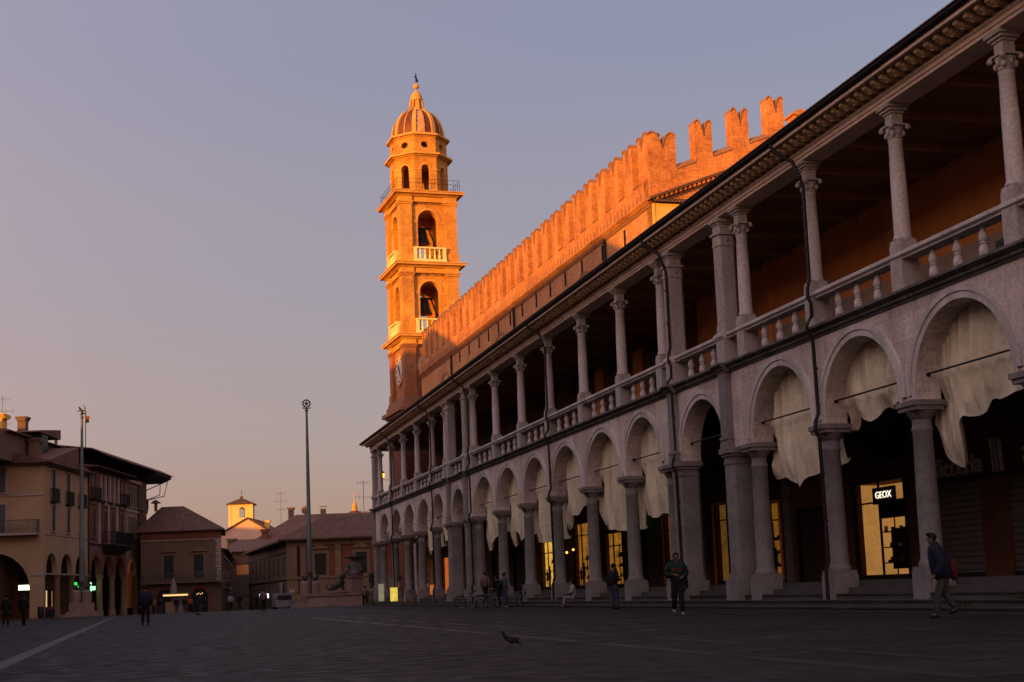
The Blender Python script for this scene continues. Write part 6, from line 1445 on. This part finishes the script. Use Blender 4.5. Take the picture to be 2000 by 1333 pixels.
    J = [tuple(list(p[:3]) + [r * bulk for r in p[3:]]) for p in J]
    jk = skin("jacket", [sp(p) for p in J], JE, top, t)
    # trousers
    Tr = [(0, L_ * 0.1, hz + 0.12, 0.145, 0.115), (0, 0, hz + 0.03, 0.155, 0.125)]; TE = [(0, 1)]
    for i in (0, 1):
        s = -1 if i == 0 else 1; n0 = len(Tr)
        a_ = Vector(an[i]); kk = Vector(kn[i]); lo = kk + (a_ - kk) * 1.02
        Tr += [(s * 0.085, 0.0 if not sit else 0.06, hz - 0.06, 0.118), (*kn[i], 0.084), (*lo, 0.068)]; TE += [(1, n0), (n0, n0 + 1), (n0 + 1, n0 + 2)]
    skin("trousers", [sp(p) for p in Tr], TE, legs, t)
    for i in (0, 1):
        a_ = Vector(an[i]); up = max(0, a_.z - 0.085)
        skin("shoe", [sp(p) for p in [(a_.x, a_.y - 0.05, 0.055 + up, 0.048, 0.045), (a_.x, a_.y + 0.05, 0.048 + up * .8, 0.05, 0.04), (a_.x, a_.y + 0.16, 0.036 + up * 0.5, 0.045, 0.03)]], [(0, 1), (1, 2)], shoes, t, sub=1)
    hx_, hy_, hz_ = hd[0], hd[1], ne[2]
    if cap:
        m_ = MB(); m_.ball((0, hy_ * k, (hz_ + 0.19) * k), 0.098 * k, 0.115 * k, 0.085 * k, 12, 8); m_.extrude([(-0.07, 0.08), (0.07, 0.08), (0.055, 0.20), (-0.055, 0.20)], 2, (hz_ + 0.185) * k, (hz_ + 0.198) * k)
        me = mesh(m_, "cap"); smooth(me); me.materials.append(MT[top]); o = bpy.data.objects.new("cap", me); COL.objects.link(o); o.parent = t
    m_ = MB(); m_.ball((0, (hy_ - 0.022) * k, (hz_ + 0.175) * k), 0.090 * k, 0.098 * k, 0.095 * k, 12, 8); m_.ball((0, (hy_ + 0.03) * k, (hz_ + 0.235) * k), 0.072 * k, 0.07 * k, 0.04 * k, 10, 6)
    me = mesh(m_, "hair"); smooth(me); me.materials.append(MT[hair]); o = bpy.data.objects.new("hair", me); COL.objects.link(o); o.parent = t
    # face: nose, ears, eyes and mouth
    m_ = MB()
    m_.ball((0, (hy_ + 0.104) * k, (hz_ + 0.125) * k), 0.012 * k, 0.018 * k, 0.022 * k, 6, 5)
    for s in (-1, 1): m_.ball((s * 0.083 * k, (hy_ + 0.0) * k, (hz_ + 0.135) * k), 0.010 * k, 0.018 * k, 0.028 * k, 6, 5)
    me = mesh(m_, "nose_and_ears"); smooth(me); me.materials.append(MT['skin']); o = bpy.data.objects.new("nose_and_ears", me); COL.objects.link(o); o.parent = body
    m_ = MB()
    for s in (-1, 1): m_.ball((s * 0.03 * k, (hy_ + 0.094) * k, (hz_ + 0.150) * k), 0.011 * k, 0.008 * k, 0.006 * k, 6, 5)
    m_.box(-0.022 * k, 0.022 * k, (hy_ + 0.088) * k, (hy_ + 0.098) * k, (hz_ + 0.084) * k, (hz_ + 0.090) * k)
    me = mesh(m_, "eyes_and_mouth"); me.materials.append(MT['hair']); o = bpy.data.objects.new("eyes_and_mouth", me); COL.objects.link(o); o.parent = body
    if hood:
        m_ = MB(); m_.ball((0, (hy_ - 0.06) * k, (hz_ + 0.03) * k), 0.13 * k, 0.09 * k, 0.07 * k, 12, 6)
        me = mesh(m_, "hood"); smooth(me); me.materials.append(MT[top]); o = bpy.data.objects.new("hood", me); COL.objects.link(o); o.parent = t
    return t
def extra(t, mb, name, m, sm=True):
    me = mesh(mb, name)
    if sm: smooth(me)
    me.materials.append(MT[m]); o = bpy.data.objects.new(name, me); COL.objects.link(o); o.parent = t; return o
# man walking towards the camera
p = person(15.35, 38.3, 0, 193, "man in dark green jacket with red chest patches and white trainers, walking towards us", 'greencloth', 'blackcloth', 'whiteshoe', 1.88, bulk=1.15, stride=0.22, legsep=0.08, hood=True,
           arms=[((-0.30, -0.04, 1.14), (-0.12, 0.22, 1.05)), ((0.30, -0.04, 1.14), (0.10, 0.24, 1.12))])
for s, w_ in ((-1, 0.075), (1, 0.09)):
    m_ = MB(); 
    for q in range(1): m_.box(s * 0.035 if s > 0 else -0.035 - w_ * 1.3, s * 0.035 + w_ * 1.3 if s > 0 else -0.035, 0.135, 0.160, 1.31, 1.40)
    extra(p, m_, "chest_patch", 'redcloth', False)
m_ = MB(); m_.box(-0.006, 0.006, 0.12, 0.165, 0.92, 1.45); extra(p, m_, "zip", 'iron', False)
# man at the right
p = person(16.5, 25.9, 0, -62, "stooping man in navy jacket and grey trousers with red bag, walking left", 'navy', 'greytr', 'blackcloth', 1.84, stride=0.20, lean=0.30, coat=0.10, bulk=1.45, hood=True,
           arms=[((-0.27, 0.02, 1.08), (-0.22, 0.20, 0.86)), ((0.27, 0.02, 1.08), (0.22, 0.16, 0.88))])
m_ = MB(); m_.ball((0.12, -0.22, 1.02), 0.11, 0.10, 0.24, 12, 8); extra(p, m_, "bag", 'redbag')
# standing man with cap
p = person(18.05, 51.8, 0, 68, "man in black cap, black jacket and jeans standing sideways by the steps", 'blackcloth', 'jeans', 'blackcloth', 1.84, cap=True, coat=0.02,
           arms=[((-0.25, -0.10, 1.12), (-0.14, -0.28, 0.98)), ((0.25, 0.0, 1.12), (0.16, 0.20, 1.12))])
m_ = MB(); m_.box(-0.2, -0.06, -0.46, -0.30, 0.97, 0.985); extra(p, m_, "papers", 'white', False)
# man with backpack in blue
p = person(18.35, 70.3, 0, 75, "man in grey-blue jacket and jeans with dark rucksack standing before the far columns", 'teal', 'jeans', 'whiteshoe', 1.86,
           arms=[((-0.24, 0.0, 1.14), (-0.16, 0.20, 1.0)), ((0.24, -0.02, 1.14), (0.2, 0.1, 0.92))])
m_ = MB(); m_.ball((0, -0.20, 1.22), 0.15, 0.11, 0.25, 12, 8); extra(p, m_, "rucksack", 'blackbag')
person(-0.05, 63.4, 0, 5, "man in a dark coat walking away alone across the left of the square", 'navy', 'blackcloth', 'blackcloth', 1.80, bulk=1.25, stride=0.12, coat=0.05, legsep=0.11)
person(-6.75, 82.6, 0, 20, "right-hand one of two dark figures at the far left, seen from behind", 'blackcloth', 'blackcloth', 'blackcloth', 1.80, stride=0.14, coat=0.08)
person(-7.85, 84.2, 0, 340, "left-hand one of two dark figures at the far left, beside the white sign", 'blackcloth', 'blackcloth', 'blackcloth', 1.84, stride=0.06, coat=0.25)
person(19.0, 127.4 - 4.9, 0, 20, "person in brown top standing with legs apart before the fountain basin", 'pinkcloth', 'blackcloth', 'blackcloth', 1.74, legsep=0.16)
person(8.6, 105.5, 0, 20, "person in a dusty pink top and black trousers in the middle distance", 'pinkcloth', 'blackcloth', 'blackcloth', 1.74, stride=0.05)
# sitting people on the steps
p = person(18.95, 60.0, 0.0, -78, "young person in pale shirt, white trousers and red shoes sitting on the steps", 'white', 'lilac', 'redshoe', 1.70, sit=True, lean=0.1,
       arms=[((-0.24, 0.10, 0.72), (-0.10, 0.26, 0.66)), ((0.24, 0.10, 0.72), (0.10, 0.26, 0.66))])
m_ = MB(); m_.ball((0.0, 0.2, 0.60), 0.13, 0.10, 0.10, 10, 7); extra(p, m_, "bag", 'redbag')
p.location.z = 0.03
p = person(19.1, 46.9, 0.0, -75, "person in blue jeans and white shoes sitting on the steps behind the walking man", 'blackcloth', 'jeansblue', 'whiteshoe', 1.72, sit=True, lean=0.05,
       arms=[((-0.24, 0.12, 0.78), (-0.10, 0.22, 0.92)), ((0.24, 0.10, 0.72), (0.10, 0.26, 0.66))])
p.location.z = 0.30
person(20.7, 93.6, 0.8, -40, "black silhouette standing in the orange lit doorway beyond the far pier", 'blackcloth', 'blackcloth', 'blackcloth', 1.85, coat=0.15)
person(19.3, 78.3, 0.29, 30, "person in pale pink shirt leaning by the bicycles, half hidden by a column", 'pinkcloth', 'blackcloth', 'blackcloth', 1.75)
person(18.9, 73.4, 0.0, -70, "person in black bending over the dark bicycle by the steps", 'blackcloth', 'blackcloth', 'blackcloth', 1.75, lean=0.3, coat=0.2)
# figures beyond the crest and at the kiosk
for (x, y, f, tp, lg, lab) in ((7.95, 136.5, 10, 'lilac', 'blackcloth', "figure in pale lilac shirt cut off by the crest near the side street"),
                               (8.8, 136.2, 200, 'blackcloth', 'blackcloth', "dark figure right of the pale lilac shirt at the mouth of the side street"),
                               (11.0, 134.5, 150, 'blackcloth', 'blackcloth', "dark figure seated low just left of the white van"),
                               (10.3, 135.0, 180, 'navy', 'blackcloth', "dark figure below the glowing screens, behind the pink-topped person"),
                               (0.7, 145.5, 170, 'yellowcloth', 'blackcloth', "person in a mustard top left of the kiosk's strip light"),
                               (1.35, 145.0, 30, 'blackcloth', 'jeans', "person in black and jeans at the left end of the kiosk"),
                               (3.0, 144.6, 10, 'blackcloth', 'jeans', "person in black with their back to us at the middle of the kiosk"),
                               (3.8, 144.3, 15, 'blackcloth', 'jeans', "person in black beside the orange top at the kiosk"),
                               (4.35, 145.2, 350, 'orangecloth', 'blackcloth', "person in bright orange at the right end of the kiosk"),
                               (5.3, 144.4, 80, 'navy', 'jeans', "person in navy standing right of the kiosk before the arched doorway"),
                               (5.9, 145.2, 260, 'blackcloth', 'blackcloth', "dark person nearest the arched doorway of the brown palazzo")):
    person(x, y, gz(x, y), f, lab, tp, lg, 'blackcloth', 1.72)
pg = FL(22.3, -2.0, -0.4)
person(pg.x, pg.y, -0.35, 90, "person in green inside the pink house's arcade", 'greentop', 'blackcloth', 'blackcloth', 1.7)

# ------------------------------------------------------------------ bicycles
def bicycle(x, y, rot, lab, pm='bikedark', lean=0.0, group="bicycles parked around the palace", z=None):
    z = gz(x, y) if z is None else z
    t = thing("bicycle", (x, y, z), lab, "bicycle", group, R(rot)); t.rotation_euler = (R(lean), 0, R(rot))
    def add(mb, n, m, par=None):
        me = mesh(mb, n); smooth(me); me.materials.append(MT[m]); o = bpy.data.objects.new(n, me); COL.objects.link(o); o.parent = par or t; return o
    for wx in (-0.52, 0.52):
        m_ = MB(); seg = 28; m_.tube([(wx + 0.335 * math.cos(2 * math.pi * i / seg), 0, 0.335 + 0.335 * math.sin(2 * math.pi * i / seg)) for i in range(seg + 1)], 0.02, 6, False); wh = add(m_, "wheel", 'tyre')
        m_ = MB(); m_.tube([(wx + 0.31 * math.cos(2 * math.pi * i / seg), 0, 0.335 + 0.31 * math.sin(2 * math.pi * i / seg)) for i in range(seg + 1)], 0.012, 6, False)
        for i in range(14): a = 2 * math.pi * i / 14; m_.tube([(wx, 0.01 * (-1) ** i, 0.335), (wx + 0.31 * math.cos(a), 0, 0.335 + 0.31 * math.sin(a))], 0.003, 4, False)
        m_.lathe(0, 0, [(0.001, 0), (0.001, 0)], 4); add(m_, "rim_and_spokes", 'chrome', wh)
        m_ = MB(); m_.tube([(wx + 0.365 * math.cos(a), 0, 0.335 + 0.365 * math.sin(a)) for a in [math.pi * (0.15 + 0.7 * i / 10) for i in range(11)]], 0.018, 6); add(m_, "mudguard", pm)
    m_ = MB(); bb = (-0.08, 0, 0.29); seatt = (-0.22, 0, 0.80); head = (0.36, 0, 0.80); hd2 = (0.38, 0, 0.68)
    for a, b, r in ((bb, seatt, 0.017), (bb, hd2, 0.019), (seatt, head, 0.014), ((-0.52, 0, 0.335), bb, 0.011), ((-0.52, 0, 0.335), (-0.19, 0, 0.70), 0.010), (head, (0.52, 0, 0.335), 0.014)): m_.tube([a, b], r, 8)
    add(m_, "frame", pm)
    m_ = MB(); m_.tube([head, (0.34, 0, 0.98)], 0.012, 6); m_.tube([(0.18, -0.27, 1.0), (0.33, -0.20, 1.02), (0.36, 0, 0.99), (0.33, 0.20, 1.02), (0.18, 0.27, 1.0)], 0.012, 6); add(m_, "handlebar", 'chrome')
    m_ = MB(); m_.ball((-0.27, 0, 0.93), 0.14, 0.075, 0.035, 10, 6); m_.tube([seatt, (-0.25, 0, 0.92)], 0.012, 6); add(m_, "saddle", 'tyre')
    m_ = MB(); m_.tube([(-0.08, 0.06, 0.29), (0.06, 0.07, 0.18)], 0.01, 6); m_.tube([(-0.08, -0.06, 0.29), (-0.22, -0.07, 0.40)], 0.01, 6); m_.box(0.03, 0.1, 0.05, 0.14, 0.165, 0.185); m_.box(-0.26, -0.18, -0.14, -0.05, 0.395, 0.415); add(m_, "pedals", 'iron')
    m_ = MB(); m_.box(-0.66, -0.36, -0.06, 0.06, 0.70, 0.715); add(m_, "luggage_rack", 'chrome')
    return t
bicycle(17.75, 75.9, 165, "dark bicycle farthest left of the three parked by the far column")
bicycle(18.0, 74.4, 168, "pale bicycle in the middle of the three parked by the far column", 'bikewhite')
bicycle(18.15, 72.7, 10, "dark bicycle with a large front wheel, rightmost of the three by the column")
bicycle(18.75, 68.6, 60, "bicycle seen obliquely leaning on the steps beside the man in grey-blue", 'bikedark', lean=12, z=0.12)
bicycle(19.6, 121.9, 70, "white bicycle standing near the fountain basin at the palace's far corner", 'bikewhite')
bicycle(18.4, 114.2, 80, "dark bicycle parked at the steps of the palace's last bay")

# ------------------------------------------------------------------ pigeons
def pigeon(x, y, rot, lab, s=1.0):
    t = thing("pigeon", (x, y, gz(x, y)), lab, "pigeon", None, R(rot))
    P = [(-0.02, 0, 0.135, 0.050, 0.055), (0.055, 0, 0.155, 0.052, 0.055), (0.105, 0, 0.205, 0.030), (0.125, 0, 0.250, 0.022), (0.135, 0, 0.278, 0.024), (-0.10, 0, 0.095, 0.032, 0.030), (-0.20, 0, 0.055, 0.028, 0.008), (0.175, 0, 0.270, 0.006)]
    q = skin("body", [tuple(c * s for c in p) for p in P], [(0, 1), (1, 2), (2, 3), (3, 4), (0, 5), (5, 6), (4, 7)], 'pigeon', t, sub=2)
    for sy in (-1, 1):
        m_ = MB(); m_.ball((-0.04 * s, sy * 0.05 * s, 0.13 * s), 0.115 * s, 0.016 * s, 0.045 * s, 12, 7); extra(t, m_, "wing", 'pigeon')
        m_ = MB(); m_.tube([(0.0, sy * 0.025 * s, 0.10 * s), (0.005, sy * 0.025 * s, 0.01 * s)], 0.006 * s, 6)
        for a in (-0.5, 0, 0.5): m_.tube([(0.005, sy * 0.025 * s, 0.006), (0.04 * s, sy * 0.025 * s + a * 0.03 * s, 0.004)], 0.004 * s, 4)
        extra(t, m_, "leg", 'redcloth')
pigeon(6.0, 22.7, 180, "dark pigeon standing in the foreground paving, facing left", 1.0)
pigeon(3.2, 92.0, 180, "small distant pigeon on the paving beside the dark walking man", 1.1)

# ------------------------------------------------------------------ kiosk, parasol, van, lamps and planters
ky = 146.0
kz = gz(2.5, ky)
ki = thing("drinks_kiosk", (2.8, ky, kz), "low kiosk with glowing strip light under its canopy, in front of the brown palazzo", "kiosk")
m_ = MB(); m_.box(1.6, 4.2, ky - 0.6, ky + 1.2, 1.78, 1.86); m_.box(1.9, 3.9, ky + 0.2, ky + 1.1, kz, 1.0); part(m_, "kiosk_body", 'whitewall', ki)
m_ = MB(); m_.box(1.65, 4.15, ky - 0.66, ky - 0.6, 1.60, 1.76); part(m_, "strip_light", 'kiosklight', ki)
for x in (1.7, 4.1): m_ = MB(); m_.box(x - .04, x + .04, ky - .55, ky - .47, kz, 1.6); part(m_, "post", 'iron', ki)
pr = thing("closed_parasol", (2.75, 147.2, kz), "tall closed white parasol rising behind the kiosk", "parasol")
m_ = MB(); m_.lathe(2.75, 147.2, [(0.36, 1.0), (0.42, 1.6), (0.30, 2.6), (0.16, 3.2), (0.05, 3.5)], 10); part(m_, "folded_canopy", 'umbr', pr, sm=True)
m_ = MB(); m_.tube([(2.75, 147.2, kz), (2.75, 147.2, 3.6)], 0.035, 6); part(m_, "pole", 'iron', pr)
vx, vy = 13.25, 137.5; vz = gz(vx, vy)
vn = thing("parked_van", (vx, vy, vz), "small white van half hidden beyond the crest of the square, left of the central flagpole", "van")
m_ = MB(); m_.extrude([(-1.1, vz + 0.35), (1.1, vz + 0.35), (1.1, vz + 0.95), (0.95, vz + 1.55), (0.8, vz + 1.68), (-0.8, vz + 1.68), (-0.95, vz + 1.55), (-1.1, vz + 0.95)], 1, vy - 0.2, vy + 3.8)
m_.v = [Vector((v.x * 0.8 + vx, v.y, v.z - 0.1)) for v in m_.v]; part(m_, "van_body", 'vanpaint', vn)
m_ = MB(); m_.extrude([(vx - 0.74, vz + 0.92), (vx + 0.74, vz + 0.92), (vx + 0.64, vz + 1.4), (vx - 0.64, vz + 1.4)], 1, vy - 0.23, vy - 0.201); part(m_, "windscreen", 'glassdark', vn)
for s in (-1, 1):
    m_ = MB(); m_.box(vx + s * 0.62 - 0.14, vx + s * 0.62 + 0.14, vy - 0.24, vy - 0.201, vz + 0.65, vz + 0.85); part(m_, "headlight", 'chrome', vn)
    for yy in (vy + 0.6, vy + 3.0):
        m_ = MB(); m_.fr = lambda u, w, z, X=vx + s * 0.75, Y=yy: Vector((X + z, Y + u, vz + 0.33 + w)); m_.lathe(0, 0, [(0.33, -0.1), (0.33, 0.1)], 14); part(m_, "wheel", 'tyre', vn)
def lightbox(x, y, z0, h, w_, m, lab):
    t = thing("glowing_planter_box", (x, y, z0), lab, "lamp", "glowing boxes under the far arches")
    f = MB(); f.box(x - w_ / 2, x + w_ / 2, y - w_ / 2, y + w_ / 2, z0 + 0.05, z0 + h); part(f, "glowing_box", m, t)
    f = MB(); f.box(x - w_ / 2 - .03, x + w_ / 2 + .03, y - w_ / 2 - .03, y + w_ / 2 + .03, z0, z0 + 0.05); part(f, "base", 'iron', t); return t
lightbox(19.35, 109.5, 0.29, 1.15, 0.52, 'yellowbox', "bright yellow glowing box on the steps at the far end of the arcade")
lightbox(20.6, 103.0, 0.75, 0.9, 0.4, 'creambox', "dim cream glowing box behind the far columns")
lightbox(20.5, 99.5, 0.70, 0.8, 0.35, 'shoporange', "orange glowing box next to the potted plant")
lightbox(18.9, 113.0, 0.3, 1.5, 0.4, 'creambox', "tall pale box at the last column of the arcade")
def plant(x, y, z, lab, n=140, s=0.4):
    t = thing("potted_plant", (x, y, z), lab, "plant", "potted plants in the far arches"); rr = random.Random(int(x * 100 + y))
    f = MB(); f.lathe(x, y, [(0.14, z), (0.2, z + 0.35), (0.22, z + 0.38)], 12); part(f, "pot", 'brickend', t, sm=True)
    f = MB(); f.tube([(x, y, z + 0.3), (x, y, z + 0.7)], 0.02, 5); part(f, "stem", 'wood', t)
    f = MB()
    for i in range(n):
        a = rr.uniform(0, 6.28); e = rr.uniform(-0.3, 1.2); r_ = s * rr.uniform(0.4, 1.0); c = Vector((x + r_ * math.cos(a) * math.cos(e), y + r_ * math.sin(a) * math.cos(e), z + 0.6 + r_ * math.sin(e)))
        d = Vector((math.cos(a), math.sin(a), rr.uniform(-0.3, 0.9))).normalized() * 0.13; w_ = d.cross(Vector((0, 0, 1))).normalized() * 0.035
        f.add([tuple(c), tuple(c + d * 0.5 + w_), tuple(c + d), tuple(c + d * 0.5 - w_)], [(0, 1, 2, 3)])
    part(f, "foliage", 'leaf', t)
plant(19.2, 100.6, 0.3, "spiky potted plant between the glowing boxes")
plant(19.9, 109.9, 1.45, "dark bushy plant above the yellow glowing box", 160, 0.42)
plant(20.8, 103.3, 1.5, "dark bushy plant above the dim cream box", 160, 0.42)
# bollard lamps / lights hanging inside the far shop
for k, (y, x, z) in enumerate(((79.9, 24.6, 3.0), (78.9, 24.6, 3.02), (77.9, 24.7, 3.15))):
    t = thing("hanging_bulb", (x, y, z), ["left one of three small amber bulbs hanging in the dark shop bay", "middle one of three small amber bulbs hanging in the dark shop bay", "dimmest, rightmost of three small amber bulbs in the dark shop bay"][k], "lamp", "small amber bulbs in the dark shop bay")
    m_ = MB(); m_.ball((x, y, z), 0.07, n=10, m=7); part(m_, "bulb", 'lampwarm', t); m_ = MB(); m_.tube([(x, y, z + 0.06), (x, y, z + 1.4)], 0.01, 4); part(m_, "cord", 'iron', t)
gc = cross(Fr((24.9, 66.6, 0), 0, 1), 0.3, -0.4, 4.9, 0.36, 'greencross', "small green cross glowing under the curtain in the middle of the arcade", True)
# bin and advertising panel by the left pier
bn = thing("litter_bin", (-9.0, 131.9, 0), "dark litter bin at the foot of the corner pier on the left", "bin")
m_ = MB(); m_.lathe(-9.3, 131.9, [(0.25, -0.1), (0.28, 0.2), (0.30, 0.95), (0.24, 1.05)], 12); part(m_, "bin_body", 'iron', bn, sm=True)
ab = thing("advertising_stand", (-8.5, 132.9, 0), "small red and blue advertising stand before the lit shop window", "sign")
m_ = MB(); m_.box(-8.95, -8.15, 132.5, 132.6, 0.1, 0.75); part(m_, "board", 'navy', ab); m_ = MB(); m_.box(-8.95, -8.15, 132.48, 132.6, 0.751, 1.0); part(m_, "board_top", 'redcloth', ab); m_ = MB(); m_.box(-8.9, -8.2, 132.45, 132.65, -0.2, 0.09); part(m_, "foot", 'iron', ab)
# grass tufts growing in the steps
gs = MB(); rr = random.Random(3)
for cx, cy, cz, n in ((19.0, 28.9, 0.12, 60), (19.5, 27.3, 0.29, 90), (19.6, 31.0, 0.29, 50)):
    for i in range(n):
        a = rr.uniform(0, 6.28); px = cx + rr.uniform(-0.03, 0.05); py = cy + rr.uniform(-0.5, 0.5); h = rr.uniform(0.05, 0.13)
        gs.add([(px - 0.006, py, cz), (px + 0.006, py, cz), (px + math.cos(a) * 0.04, py + math.sin(a) * 0.04, cz + h)], [(0, 1, 2)])
gt = part(gs, "grass_tufts", 'leaf'); gt["kind"] = "stuff"
